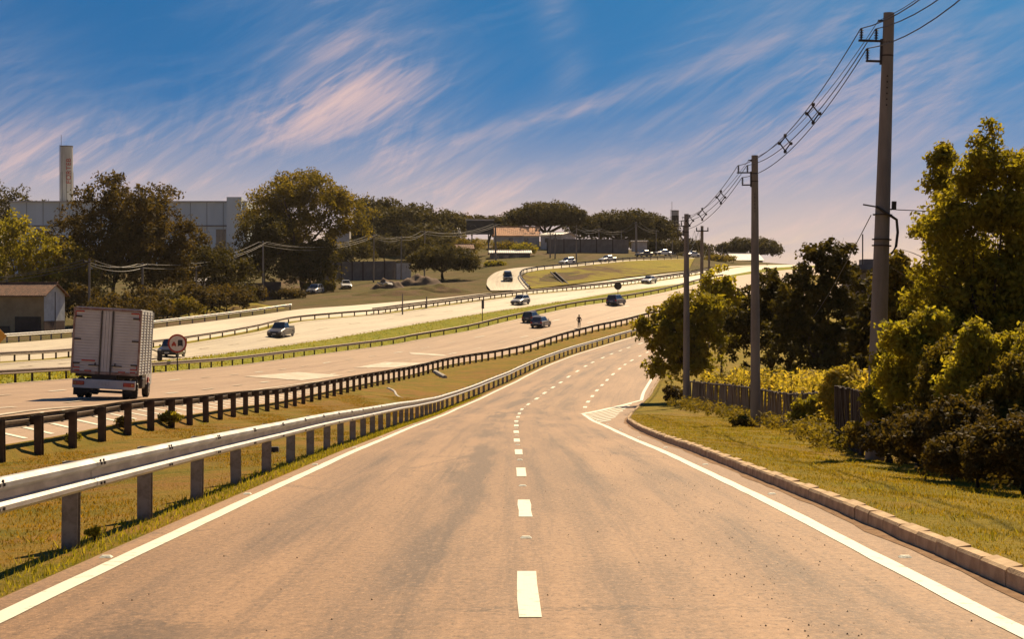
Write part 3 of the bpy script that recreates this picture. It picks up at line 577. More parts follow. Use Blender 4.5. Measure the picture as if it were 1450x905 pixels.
px_tree('umbrella_tree', 'umbrella shaped tree with bare trunk beside the orange roofed house', 771, 474, 286, 90, LM_FAR, 25, [(0, .68, .46, .32), (-.28, .56, .26, .22), (.24, .56, .28, .28), (0, .52, .46, .20)], 620, 20, 1.3, .58, .8, group=G1, shell=.4, drop=.2, limbs=9)
px_tree('umbrella_tree', 'widest umbrella tree on the ridge behind the long grey wall', 880, 492, 298, 116, LM_FAR, 26, [(.05, .64, .40, .36), (-.26, .50, .30, .34), (.30, .46, .24, .36), (0, .42, .48, .28)], 900, 20, 1.4, .6, .8, group=G1, shell=.4, drop=.3, limbs=10)
px_tree('round_tree', 'small round dark tree by the dirt lot in front of the houses', 627, 352, 344, 76, LM_DARK, 27, [(0, .55, .44, .40), (-.2, .45, .3, .34), (.22, .45, .3, .34)], 460, 18, .95, .40, .3, group=G1, shell=.4)
px_tree('broadleaf_tree', 'dark hazy tree clump right of the widest umbrella tree', 915, 540, 338, 60, LM_FAR, 28, [(0, .55, .45, .4), (.25, .45, .3, .3)], 200, 14, 1.5, .7, .4, group=G1)
px_tree('broadleaf_tree', 'dark tree at the foot of the grey and white chimney', 963, 545, 340, 66, LM_FAR, 29, [(0, .55, .45, .42), (.28, .42, .28, .36), (-.25, .45, .3, .3)], 260, 16, 1.4, .66, .4, group=G1)
px_tree('broadleaf_tree', 'lone hazy round tree at the crest of the road', 1062, 520, 337, 74, LM_FAR, 30, [(0, .6, .42, .36), (.24, .5, .26, .28), (-.25, .5, .26, .28)], 340, 18, 1.3, .62, .5, group=G1, shell=.4)
for i, (x, d, top, w, lm, lab) in enumerate([(715, 432, 341, 34, LM_OLIVE, 'bushy shrub below the orange roofed house, left one'), (742, 428, 344, 30, LM_GREEN, 'greener shrub below the orange roofed house, right one'), (664, 425, 334, 44, LM_OLIVE, 'shrub in front of the black billboard'), (700, 402, 372, 30, LM_GREEN, 'clipped low hedge beside the branch road'),
        (320, 262, 402, 60, LM_BROWN, 'scrubby bush by the dirt bank behind the service road rail'), (250, 246, 420, 60, LM_OLIVE, 'low scrub on the bank right of the truck'), (170, 232, 412, 110, LM_BROWN, 'dark scrub beneath the brown grove'), (455, 322, 398, 36, LM_OLIVE, 'scrub beside the silver parked car'), (1018, 440, 362, 40, LM_OLIVE, 'scrub near the crest left of the lone hazy tree'), (985, 470, 357, 50, LM_FAR, 'dark scrub right of the far chimney')]):
    px_tree('shrub', lab, x, d, top, w, lm, 60+i, [(0, .5, .45, .5), (-.2, .4, .3, .4), (.2, .4, .3, .45)], 90, 16, .7, .36, .12, cat='shrub', limbs=5)
UL = ['left of the pole behind the truck', 'right of the pole behind the truck', 'left of the grove pole', 'right of the grove pole', 'between the grove pole and the low scrub', 'left of the low scrub pole', 'right of the low scrub pole', 'left of the low dark wall', 'in front of the low dark wall', 'right of the low dark wall', 'right behind the tiled house', 'left behind the tiled house']
BL = ["lowest, by the panel wall's left half", 'above the parked white car', "above the panel wall's middle", 'left of the sheet gate top', 'behind the sheet gate pole', 'below the small white shed', 'highest on the slope, under the dome tree', 'on the slope behind the round dark tree', 'upper middle, under the dome tree crown', 'leftmost, under the largest tree', 'nearest the round dark tree']
for i, (x, d) in enumerate([(112, 243), (140, 247), (188, 250), (212, 246), (236, 256), (268, 262), (292, 258), (338, 282), (352, 290), (405, 300), (60, 236), (15, 236)]):
    px_tree('shrub', 'dark understory shrub of the left grove, '+UL[i], x, d, 398+(i*7) % 17, 44, (LM_BROWN, LM_DARK, LM_BROWN)[i % 3], 300+i, [(0, .5, .42, .46), (-.25, .42, .28, .38), (.25, .4, .28, .42)], 90, 16, .7, .36, .12, cat='shrub', limbs=5, group='understory shrubs of the left grove')
for i, (x, d, top, w) in enumerate([(470, 405, 345, 40), (505, 410, 338, 46), (545, 420, 332, 44), (590, 425, 330, 50), (625, 430, 333, 44), (480, 440, 322, 40), (520, 445, 312, 50), (600, 440, 322, 50), (560, 445, 320, 54), (455, 395, 350, 40), (612, 410, 345, 36)]):
    px_tree('shrub', 'dark bush on the shaded slope, '+BL[i], x, d, top, w, (LM_FAR, LM_DARK)[i % 2], 330+i, [(0, .5, .45, .48), (-.25, .42, .3, .4), (.25, .4, .3, .42)], 120, 16, 1.0, .42, .15, cat='shrub', limbs=5, group='bushes on the slope behind the panel wall')
# right hand side, near
px_tree('broadleaf_tree', 'dark glossy tree behind the fence between the two nearest poles', 1172, 97, 332, 165, LM_DARK, 41, [(0, .62, .36, .34), (-.26, .46, .28, .30), (.26, .48, .28, .30), (-.05, .80, .2, .17), (.12, .84, .16, .14), (0, .28, .46, .26)], 640, 34, .34, .145, .14, shell=.55, limbs=12)
px_tree('broadleaf_tree', 'dark tree left of the glossy tree, behind the second pole', 1090, 104, 368, 130, LM_DARK, 42, [(0, .58, .42, .36), (-.25, .42, .3, .3), (.2, .4, .34, .32)], 420, 30, .34, .15, .12, shell=.55)
px_tree('leafy_bush', 'large green bush hanging out towards the slip road behind the third pole', 978, 112, 392, 120, LM_GREEN, 43, [(0, .58, .36, .38), (-.28, .50, .30, .28), (.24, .52, .30, .34), (-.12, .3, .4, .28)], 620, 30, .36, .16, .12, cat='bush', shell=.55, limbs=12)
px_tree('leafy_bush', 'pale green bush top rising behind the large bush', 1020, 124, 372, 70, LM_LIGHT, 44, [(0, .6, .4, .38), (-.2, .7, .22, .25), (.25, .5, .3, .3)], 260, 26, .36, .16, .1, cat='bush', shell=.55)
px_tree('broadleaf_tree', 'big sunlit olive tree at the right edge of the picture', 1400, 41, 172, 178, LM_GREEN, 45, [(.0, .88, .20, .08), (-.14, .80, .22, .09), (.20, .82, .25, .10), (-.30, .70, .24, .09), (.05, .70, .28, .12), (.32, .66, .30, .14), (-.20, .58, .36, .12), (.20, .55, .38, .14), (-.34, .46, .30, .12), (.1, .44, .45, .14), (.02, .95, .06, .05), (-.1, .34, .5, .13), (.3, .34, .4, .14)], 1250, 30, .24, .09, .10, shell=.65, limbs=24)
px_tree('broadleaf_tree', 'taller companion tree beyond the right frame edge', 1505, 43, 190, 170, LM_OLIVE, 46, [(0, .78, .36, .2), (-.2, .6, .34, .2), (.1, .45, .45, .2)], 500, 30, .28, .11, .12, shell=.6, limbs=10)
px_tree('leafy_bush', 'yellow-green fern-leaved bush right of the nearest pole', 1300, 37.5, 415, 120, LM_LIGHT, 47, [(.05, .62, .26, .26), (-.25, .45, .22, .22), (.25, .5, .24, .24), (-.3, .7, .14, .14), (.2, .78, .16, .14)], 380, 28, .17, .075, .06, cat='bush', shell=.5, limbs=12)
px_tree('leafy_bush', 'green feathery bush below the big olive tree', 1395, 35, 430, 130, LM_LIGHT, 48, [(.0, .60, .28, .26), (-.28, .5, .2, .22), (.28, .45, .24, .24), (-.1, .75, .16, .16), (.3, .7, .16, .14)], 420, 28, .17, .075, .06, cat='bush', shell=.5, limbs=12)
px_tree('leafy_bush', 'green bush at the far right edge under the trees', 1475, 33, 440, 110, LM_GREEN, 49, [(0, .6, .42, .36), (-.2, .4, .3, .3)], 300, 28, .19, .075, .06, cat='bush', shell=.5)
px_tree('broadleaf_tree', 'dark leafy tree filling the gap behind the nearest pole', 1262, 70, 372, 120, LM_DARK, 70, [(0, .62, .38, .32), (-.25, .45, .3, .3), (.25, .5, .3, .32), (0, .25, .46, .25)], 480, 30, .30, .13, .1, shell=.55)
px_tree('leafy_bush', 'green feathery bush directly right of the nearest pole', 1258, 41.5, 470, 70, LM_GREEN, 71, [(0, .6, .3, .3), (-.2, .4, .25, .25), (.2, .45, .28, .28), (.05, .8, .16, .14)], 260, 28, .17, .075, .04, cat='bush', shell=.6, limbs=10)
px_tree('leafy_bush', 'olive bush in the middle of the right hand thicket', 1345, 36, 455, 110, LM_OLIVE, 72, [(0, .6, .32, .3), (-.25, .45, .25, .28), (.25, .5, .26, .28), (0, .3, .45, .25)], 460, 28, .18, .075, .05, cat='bush', shell=.6, limbs=12)
px_tree('leafy_bush', 'olive bush against the right frame edge above the thicket', 1440, 32, 480, 120, LM_OLIVE, 73, [(0, .6, .32, .3), (-.25, .45, .25, .28), (.25, .5, .26, .28), (0, .3, .45, .25)], 460, 28, .17, .07, .05, cat='bush', shell=.6, limbs=12)
px_tree('thicket', 'brown thicket strip spilling onto the verge right of the nearest pole', 1300, 35, 575, 120, LM_BROWN, 74, [(0, .5, .42, .42), (-.28, .42, .26, .38), (.3, .45, .26, .42), (-.1, .7, .2, .25)], 380, 24, .16, .065, .03, cat='bush', shell=.75, limbs=24)
px_tree('thicket', 'brown thicket in front of the olive bush, nearest the verge', 1385, 28.5, 600, 130, LM_BROWN, 75, [(0, .5, .42, .42), (-.28, .42, .26, .38), (.3, .45, .26, .42)], 360, 24, .15, .06, .03, cat='bush', shell=.75, limbs=24)
px_tree('thicket', 'dark tangle hiding the near end of the board fence', 1222, 45, 590, 60, LM_OLIVE, 76, [(0, .5, .42, .42), (.2, .4, .3, .4)], 200, 24, .15, .065, .03, cat='bush', shell=.75, limbs=14)
px_tree('thicket', 'dark brown tangled thicket at the foot of the big olive tree', 1350, 31.5, 560, 150, LM_BROWN, 50, [(0, .5, .42, .42), (-.28, .42, .26, .38), (.3, .45, .26, .42)], 420, 24, .17, .065, .04, cat='bush', shell=.7, limbs=26)
px_tree('thicket', 'dark brown thicket at the right frame edge', 1450, 27.5, 570, 150, LM_BROWN, 51, [(0, .5, .42, .42), (-.28, .42, .26, .38), (.3, .45, .26, .42)], 380, 24, .16, .062, .04, cat='bush', shell=.7, limbs=24)
px_tree('thicket', 'shadowy thicket around the foot of the nearest pole', 1262, 41, 585, 80, LM_BROWN, 52, [(0, .5, .42, .42), (-.2, .45, .3, .35), (.2, .4, .3, .4)], 240, 24, .17, .07, .04, cat='bush', shell=.7, limbs=16)
px_tree('leafy_bush', 'green creeper bush covering the end of the fence', 1150, 62, 560, 62, LM_GREEN, 53, [(0, .55, .42, .4), (.15, .4, .3, .3), (-.2, .3, .3, .3)], 260, 28, .2, .085, .05, cat='bush', shell=.5)
px_tree('leafy_bush', 'yellow-green bush in the weeds left of the nearest pole', 1195, 60, 512, 66, LM_WEED, 54, [(0, .5, .42, .44), (-.2, .4, .3, .35), (.2, .4, .3, .4)], 300, 28, .22, .085, .05, cat='bush', shell=.5)
px_tree('leafy_bush', 'low dry bush at the foot of the third pole', 955, 104, 545, 34, LM_BROWN, 55, [(0, .5, .42, .45)], 90, 20, .2, .1, .04, cat='bush')
px_tree('leafy_bush', 'low green bush at the foot of the second pole', 1050, 70, 590, 30, LM_OLIVE, 56, [(0, .5, .45, .45), (.3, .3, .3, .3)], 90, 20, .16, .08, .03, cat='bush')
px_tree('leafy_bush', 'leafy bush left of the big olive tree, hiding the warehouse', 1270, 62, 342, 66, LM_OLIVE, 57, [(0, .72, .45, .22), (.2, .5, .4, .3), (-.1, .4, .4, .3)], 360, 28, .28, .12, .08, cat='bush', shell=.55)
px_tree('broadleaf_tree', 'slender olive tree growing up in front of the dark square column', 1338, 46, 185, 60, LM_GREEN, 77, [(-.05, .91, .34, .05), (-.1, .84, .34, .05), (.15, .78, .4, .06), (-.2, .70, .45, .05), (.1, .6, .5, .08), (-.3, .52, .4, .05), (.0, .45, .6, .08)], 360, 26, .2, .09, .06, shell=.75, limbs=14)
# tall sunlit weeds behind the fence, and grass blades: nobody could count them
def blades(name, label, pts, h, w, lm, rng, lean=.35, kind='stuff', cat='grass'):
    pts = np.asarray(pts); n = len(pts); a = rng.random(n)*6.283; hh = h*(.5+.9*rng.random(n)); ln = rng.normal(0, lean, (n, 2))*hh[:, None]
    dx = np.stack([np.cos(a), np.sin(a), np.zeros(n)], 1)*(w*(.6+.8*rng.random(n)))[:, None]*.5
    tip = pts+np.concatenate([ln, hh[:, None]], 1); V = np.stack([pts-dx, pts+dx, tip], 1).reshape(-1, 3)
    return tag(obj(name, npmesh(name, V, 3, lm, rng.random(n))), label, cat, kind=kind)
def gz(X, Y, G): return G(X, Y)
rng = np.random.default_rng(99)
LM_GRASS = leafmat('grass_blade', (.200, .160, .016), (.460, .310, .042), .40)
LM_DRYG = leafmat('grass_dry_blade', (.180, .140, .015), (.430, .240, .040), .38)
n = 95000; d = 9+(rng.random(n)**1.7)*75; X = C.X(d)+Koff(d)+.18+rng.random(n)**.9*(3.9+np.clip(d-20, 0, 40)*.05)
Z = GR(X, d); fade = np.exp(-(X-KB.X(d))/1.2); Z = Z*(1-fade)+KB.Z(d)*fade+(np.sin(X*1.7+d*.8)+np.sin(X*.6-d*1.9)+np.sin(X*3.1+d*2.7)*.6)*.022*(1-fade)
clump = (np.sin(X*2.3+np.sin(d*1.1)*2)+np.sin(d*1.9+X)+2)/4; blades('verge_grass', 'short turf covering the verge right of the kerb', np.stack([X, d, Z-.01], 1), (.022+.03*clump), .011+d*.0003, LM_GRASS, rng)
n = 100000; d = 8+(rng.random(n)**1.7)*110; t = rng.random(n); A = SECT[11]; xa = A.X(d); xr = RR.X(d); xm = RBm.X(d)
# grass on the bank follows the bank sheet: linear between its two edges
Zb = A.Z(d)+(RR.Z(d)-A.Z(d))*t; X = xa+(xr-xa)*t
blades('bank_grass', 'short dry turf covering the bank between the rails', np.stack([X, d, Zb-.015], 1), .022+.03*rng.random(n), .012+d*.0003, LM_DRYG, rng)
nt = 420; dt = 10+rng.random(nt)**1.4*60; side = rng.random(nt) < .5; ot = np.where(side, Koff(dt)+.4+rng.random(nt)*3.6, 0); Xt = np.where(side, C.X(dt)+ot, C.X(dt)-5.2-rng.random(nt)*6.5)
Xt = np.where(~side, np.maximum(Xt, RR.X(dt)+.2), Xt); Zt = np.array([ground(a, b) for a, b in zip(Xt, dt)]); k_ = 26; off = rng.normal(0, .07, (nt*k_, 2))
blades('grass_tufts', 'loose taller tufts scattered over the verge and the bank', np.stack([np.repeat(Xt, k_)+off[:, 0], np.repeat(dt, k_)+off[:, 1], np.repeat(Zt, k_)-.02], 1), .12, .016, LM_GREEN, rng, .5)
n = 14000; d = 8+(rng.random(n)**1.5)*120; X = C.X(d)-4.17-rng.random(n)**1.5*.6; Z = C.Z(d)-.01
blades('edge_grass', 'greener grass fringe under the bright rail', np.stack([X, d, Z-.01], 1), .05+.04*rng.random(n), .012+d*.0003, LM_GREEN, rng)
n = 9000; d = 60+rng.random(n)**1.3*240; tt = np.where(rng.random(n) < .5, rng.random(n)**4, rng.random(n)); X = LE.X(d)*(1-tt)+MR.X(d)*tt; Z = LE.Z(d)*(1-tt)+MR.Z(d)*tt
blades('median_grass', 'tufted green grass on the median strip', np.stack([X, d, Z-.02], 1), .16, .10, LM_GREEN, rng)
def mass(name, label, reg, n, per, h, r, leaf, lm, seed):
    rng = np.random.default_rng(seed); xs, ds = reg(rng, n); cs = []
    zz = GR(xs, ds); hh = h*(.55+.6*rng.random(n)); V = []; rr = []
    c1 = np.stack([xs, ds, zz+hh*.8], 1); c2 = np.stack([xs, ds, zz+hh*.4], 1); cents = np.concatenate([c1, c2])
    V, rnd = leaves(cents, r, per, leaf, rng, 1.5, 2.4, .2)
    return tag(obj(name, npmesh(name, V, 4, lm, rnd)), label, 'weeds', kind='stuff')
def regA(rng, n):
    d = 56+rng.random(n)*50; f = np.interp(d, [44, 56, 68, 103], [9.2, 10.3, 11.3, 10.6]); return f+.4+rng.random(n)*np.interp(d, [56, 106], [5.5, 7]), d
mass('tall_weeds', 'sunlit yellow-green tall weeds behind the slatted fence', regA, 1500, 16, 2.15, .30, .10, LM_WEED, 5)
def regB(rng, n):
    d = 26+rng.random(n)*20; return np.interp(d, [25, 44], [7.6, 9.0])+rng.random(n)**1.4*5, d
mass('undergrowth', 'dark brown undergrowth at the edge of the right verge', regB, 620, 16, 1.05, .2, .06, LM_BROWN, 6)
def regC(rng, n):
    d = 46+rng.random(n)*58; f = np.interp(d, [44, 56, 68, 103], [8.6, 9.9, 10.9, 10.2]); return f-.2-rng.random(n)**2*1.3, d
mass('fence_weeds', 'straggly weeds in front of the slatted fence', regC, 330, 12, .55, .16, .06, LM_OLIVE, 7)
# weed tufts on the bank
for i, (x, y, s, lm, lab) in enumerate([(240, 606, .55, LM_GREEN, 'leafy weed clump on the bank below the truck'), (174, 612, .4, LM_OLIVE, 'upright weed by a dark rail post left of the leafy clump'), (103, 634, .3, LM_GREEN, 'low weed tuft at the foot of a dark rail post'), (134, 770, .14, LM_LIGHT, 'tiny pale weed between the two nearest rail posts')]):
    h_ = hit(x, y); tree('weed', lab, h_, [(0, 0, s*.5, s*.7, s*.5, s*.5)], lm, 40, 14, s*.25, s*.17, .008, 200+i, cat='weed', limbs=8)
# ------------------------------------------------------------------ loose grit on the slip road
rng = np.random.default_rng(3); n = 900; d = 9+rng.random(n)**1.6*45; o = np.where(rng.random(n) < .7, 2.2+rng.normal(0, .55, n), rng.uniform(-3.6, 3.2, n)); s_ = .006+.010*rng.random(n)**3; V = []
X = C.X(d)+o; Z = C.Z(d)
tet = np.array([(1, 0, -.3), (-.5, .87, -.3), (-.5, -.87, -.3), (0, 0, .9)]); fc = [(0, 1, 3), (1, 2, 3), (2, 0, 3)]
for f in fc: V.append((np.stack([X, d, Z], 1)[:, None]+tet[list(f)][None]*s_[:, None, None]))
V = np.concatenate(V).reshape(-1, 3)
tag(obj('grit', npmesh('grit', V, 3, mat('grit_stone', (.05, .035, .026), (.09, .06, .04), 9, .9))), 'scattered dark grit on the slip road', 'grit', kind='stuff')
# ------------------------------------------------------------------ power poles and cables on the right
def sag(p, q, s, n=18): return [p.lerp(q, i/n)-Vector((0, 0, 4*s*(i/n)*(1-i/n))) for i in range(n+1)]
def conc_pole(label, x, d, top, rt, rb, lean=0.0, hw=True, base=None, double=False):
    b = base or on(x, d); H = EYE-(top-HY)*d/F-b.z
    r = thing('power_pole', label, 'pole', b, (0, lean, 0), 'concrete poles along the right verge')
    m = MB(); m.tube([(0, 0, -.5), (0, 0, H*.33), (0, 0, H*.66), (0, 0, H)], [rb, rb+(rt-rb)*.33, rb+(rt-rb)*.66, rt], 20); m.build('shaft', CONC, r)
    holes = MB()
    for i in range(6): holes.box((-.02, -rt*1.08-.012, H-1.55-.14*i), (.03, .03, .03))
    holes.build('bolt_hole', BLACK, r)
    if hw:
        a = MB(); a.box((-.34-rt/2, 0, H-.69), (.62, .07, .05)); a.box((-rt-.03, 0, H-.95), (.05, .08, .62)); a.box((-.20-rt, 0, H-1.18), (.38, .07, .05)); a.build('bracket', DKMET, r)
        MB().tube([(0, 0, H-1.06), (0, 0, H-1.02)], rt*1.10, 16).build('band', DKMET, r); MB().tube([(0, 0, H-.74), (0, 0, H-.70)], rt*1.06, 16).build('band', DKMET, r)
        for (ix, iz) in ((-.60-rt*.4, H-.665), (-.24-rt*.4, H-.665), (-.36-rt, H-1.155)):
            ins = MB(); ins.tube([(ix, 0, iz), (ix, 0, iz+.28)], .022, 6)
            for q in range(4): ins.tube([(ix, 0, iz+.04+q*.06), (ix, 0, iz+.065+q*.06)], [.06, .035], 10)
            ins.build('insulator', INSU, r)
        t = MB(); t.box((-rt-.06, 0, H-.2), (.14, .05, .05)); t.build('messenger_clamp', DKMET, r)
    if double:
        a = MB(); a.box((0, -rt-.05, H-.45), (1.1, .1, .1)); a.build('crossarm', DKMET, r)
        for ix in (-.5, .5):
            ins = MB(); ins.tube([(ix, -rt-.05, H-.4), (ix, -rt-.05, H-.12)], [.06, .04], 8); ins.build('insulator', INSU, r)
    Rm = Matrix.Rotation(lean, 3, 'Y')
    att = [b+Rm @ Vector(p) for p in ((-.62-rt*.4, 0, H-.40), (-.26-rt*.4, 0, H-.40), (-.38-rt, 0, H-.88), (-rt-.12, 0, H-.2))]
    return r, att, H
pd = [('concrete pole outside the frame on the near right verge', 2215, 14, -1200, .13, .23, 0, on(2215, 14)), ('tallest and nearest concrete pole right of the slip road', 1239, 43.7, 18, .13, .24, .030, None), ('second nearest concrete pole, by the slatted fence', 1070, 71.9, 220, .13, .21, -.004, None), ('third concrete pole, beside the overhanging bush', 972, 102, 303, .13, .2, 0, None),
      ('fourth pole with a crossarm, rising behind the bush', 993, 160, 320, .13, .2, .005, None), ('thin farthest pole of the row, right of the crossarm pole', 1004, 216, 350, .12, .17, 0, None)]
atts = []
for i, (lab, x, d, top, rt, rb, ln, b) in enumerate(pd):
    r, at_, H = conc_pole(lab, x, d, top, rt, rb, ln, hw=i < 4, base=b, double=i == 4); atts.append(at_)
    if i == 1:
        st = MB()
        for zz in (5.95, 5.35, 5.2): st.tube([(0, 0, zz), (0, 0, zz+.03)], .235, 18)
        st.build('strap', DKMET, r); lp_ = MB(); lp_.tube([(-.2, -.2, 6.15), (.12, -.25, 5.95), (.32, -.12, 5.85), (.36, -.1, 5.55), (.33, -.1, 5.2), (.22, -.1, 5.02)], .035, 6); lp_.build('cable_loop', WIRE, r)
        clp = MB(); clp.tube([(-.48, 0, 6.2), (.22, 0, 6.1)], .02, 6); clp.box((.27, 0, 6.2), (.1, .1, .2)); clp.build('clamp_arm', DKMET, r)
spm = MB()
for a0, a1 in (((-.17, 0, 0), (0, 0, -.24)), ((.17, 0, 0), (0, 0, -.24)), ((-.17, 0, 0), (0, 0, .22)), ((.17, 0, 0), (0, 0, .22))): spm.tube([a0, a1], .022, 5)
for p in ((-.19, 0, 0), (.19, 0, 0), (0, 0, -.27), (0, 0, .27)): spm.bbox(p, (.10, .08, .10), .02)
spm = spm.mesh('spacer', INSU)
sn = ['from beyond the frame to the nearest pole', 'between the nearest and second pole', 'between the second and third pole', 'between the third pole and the crossarm pole', 'between the crossarm pole and the farthest pole']
for i in range(5):
    A, B = atts[i], atts[i+1]; r = thing('overhead_cable', 'bundle of black overhead cables '+sn[i], 'cable', A[3], group='overhead cables along the right poles'); sg = (1.35, .72, .62, 1.3, 1.2)[i]
    ctr = []
    for k in range(4):
        pts = sag(A[k], B[k], sg*(1 if k < 3 else .82)); 
        m = MB(); m.tube([p-A[3] for p in pts], .0135 if k < 3 else .009, 5); m.build('cable', WIRE, r); ctr.append(pts)
    for f in ({0: (6,), 1: (6, 10), 2: (5, 10, 14), 3: (3, 12)}.get(i, ())):
        c = (ctr[0][f]+ctr[1][f]+ctr[2][f]+ctr[3][f])/4; obj('spacer', spm, r, c-A[3])
b1 = Vector(pd and on(1239, 43.7)); hp = EYE+(HY-296)*43.7/F
q = Vector((34, 50, hp+.5)); m = MB(); p0 = Vector((b1.x+.2, 43.7, hp)); m.tube(sag(p0, q, .35), .011, 5)
tag(m.build('telephone_wire', WIRE), 'thin telephone wire running right from the nearest pole', 'wire')
m = MB(); p0 = Vector((b1.x-.1, 43.7, hp-.15)); q = on(1150, 97, 4.8); m.tube(sag(p0, q, .15), .012, 5); tag(m.build('telephone_wire', WIRE), 'drop wire slanting down left from the nearest pole', 'wire')
# ------------------------------------------------------------------ fence
SLAT = mat('fence_slat', (.235, .185, .135), (.12, .088, .062), 4, .9, bump=.3, bscale=20, stretch=(3, 3, .4))
DKWOOD = mat('dark_wood', (.075, .052, .036), (.045, .03, .022), 4, .9, bump=.4, bscale=15, stretch=(4, 4, .5))
fx = pchip([50, 56, 68, 85, 106], [9.3, 10.0, 11.0, 10.9, 10.3])
f0 = Vector((float(fx(63)), 63, ground(float(fx(63)), 63))); fen = thing('slatted_fence', 'low pale slatted fence with dark gaps behind the second and third poles', 'fence', f0)
slm = [MB().box((0, 0, .68), (.05, .235+.02*j, 1.5+.06*j)).mesh('slat', SLAT) for j in (-1, 0, 1)]; dd = 63.0; i = 0
while dd < 106:
    X = float(fx(dd)); p = Vector((X, dd, ground(X, dd))); yaw = -math.atan2(float(fx(dd+.5)-fx(dd-.5)), 1)
    obj('slat', slm[i % 3], fen, p-f0, (random.gauss(0, .02), random.gauss(0, .04), yaw+random.gauss(0, .05)))
    if i % 8 == 0: obj('fence_post', MB().box((.09, 0, .65), (.1, .12, 1.75)).mesh('fence_post', DKWOOD) if i == 0 else bpy.data.meshes['fence_post'], fen, p-f0, (0, 0, yaw))
    dd += .36; i += 1
for zz in (.35, 1.38):
    m = MB(); m.tube([Vector((float(fx(q))+(.06 if zz < 1 else 0), q, ground(float(fx(q)), q)+zz))-f0 for q in np.arange(63, 106.5, 1.5)], .045, 5); m.build('rail', DKWOOD, fen)
g0 = Vector((9.0, 47, ground(9.0, 47))); fen = thing('board_fence', 'dark mossy board fence end near the nearest pole', 'fence', g0)
bm_ = MB().box((0, 0, .75), (.04, .20, 1.8)).mesh('board', DKWOOD)
for i in range(34):
    dd = 45+i*.25; X = 8.75+(dd-45)*.10; obj('board', bm_, fen, Vector((X, dd, ground(X, dd)))-g0, (random.gauss(0, .02), random.gauss(0, .04), random.gauss(0, .05)+-.1))
# ------------------------------------------------------------------ buildings
GLASS = mat('window_glass', (.05, .055, .06), (.03, .034, .04), 1, .12, 0, spec=.7)
FRAME = mat('window_frame', (.36, .33, .29), None, 4, .6)
WHITEW = mat('white_wall', (.62, .58, .52), (.50, .46, .40), .8, .85, bump=.1)
CREAM = mat('cream_wall', (.40, .30, .17), (.30, .22, .12), .8, .9, bump=.15)
PALEB = mat('pale_blue_wall', (.55, .58, .58), (.42, .44, .44), .9, .9)
TILE = mat('clay_tile', (.22, .105, .058), (.11, .058, .036), 2.5, .85, bump=.4, bscale=18)
GREYW = mat('grey_wall', (.20, .18, .165), (.145, .125, .11), .7, .92, bump=.2)
FACT = mat('factory_cladding', (.74, .80, .78), (.66, .72, .70), .3, .6, stretch=(1, 1, .2))
DARKW = mat('dark_wall', (.065, .052, .045), (.045, .034, .03), 1, .9)
def roof(L, D, h, rise, over, m, parent, corr=.3, ridge_shift=0):
    """gable roof, ridge along x, ribbed like tile courses"""
    n = int((L+2*over)/corr)*2; xs = [-(L/2+over)+i*(L+2*over)/n for i in range(n+1)]; V = []
    for i, x in enumerate(xs):
        b = .05*(i % 2); V += [(x, -D/2-over, h-over*rise/(D/2)+b), (x, ridge_shift, h+rise+b), (x, D/2+over, h-over*rise/(D/2)+b)]
    mb = MB(); mb.add(V, [(3*i+j, 3*i+3+j, 3*i+4+j, 3*i+1+j) for i in range(n) for j in (0, 1)]); mb.add([(v[0], v[1], v[2]-.12) for v in V], [(3*i+j, 3*i+1+j, 3*i+4+j, 3*i+3+j) for i in range(n) for j in (0, 1)])
    k = len(V); mb.add([V[0], V[1], V[2], tuple(np.subtract(V[0], (0, 0, .12))), tuple(np.subtract(V[1], (0, 0, .12))), tuple(np.subtract(V[2], (0, 0, .12)))], [(0, 1, 4, 3), (1, 2, 5, 4)])
    e = V[-3:]; mb.add([*e, *[tuple(np.subtract(p, (0, 0, .12))) for p in e]], [(0, 3, 4, 1), (1, 4, 5, 2)])
    fr = V[0::3]; mb.add(fr+[tuple(np.subtract(p, (0, 0, .14))) for p in fr], [(i, i+len(fr), i+1+len(fr), i+1) for i in range(len(fr)-1)])
    o = mb.build('roof', m, parent); MB().bbox((0, ridge_shift, h+rise+.07), (L+2*over, .3, .16), .04).build('ridge_cap', m, o); return o
def wall_block(L, D, h, m, parent, rise=0.0, zb=-1.5):
    mb = MB(); mb.box((0, 0, (h+zb)/2), (L, D, h-zb))
    if rise: mb.add([(s_*L/2, y, z) for s_ in (-1, 1) for y, z in ((-D/2, h), (D/2, h), (0, h+rise-.06))], [(0, 2, 1), (3, 4, 5)])
    return mb.build('wall', m, parent)
def window(parent, x, z, w, h, D, side='front', L=0, gm=None):
    fr = MB(); t = .06
    if side == 'front': ax = lambda a, b, o: (x+a, -D/2-o, z+b); sz = lambda a, b, o: (a, o, b)
    else: ax = lambda a, b, o: (L/2+o, x+a, z+b); sz = lambda a, b, o: (o, a, b)
    for a, b, ww, hh in ((-w/2, 0, t, h+t), (w/2, 0, t, h+t), (0, h/2, w-t, t), (0, -h/2, w-t, t), (0, 0, t*.7, h-t)): fr.box(ax(a, b, .03), sz(ww, hh, .08))
    o = fr.build('window', FRAME, parent); MB().box(ax(0, 0, .012), sz(w-.02, h-.02, .02)).build('pane', gm or GLASS, o); MB().box(ax(0, -h/2-.07, .06), sz(w+.2, .07, .14)).build('sill', FRAME, o)
    return o
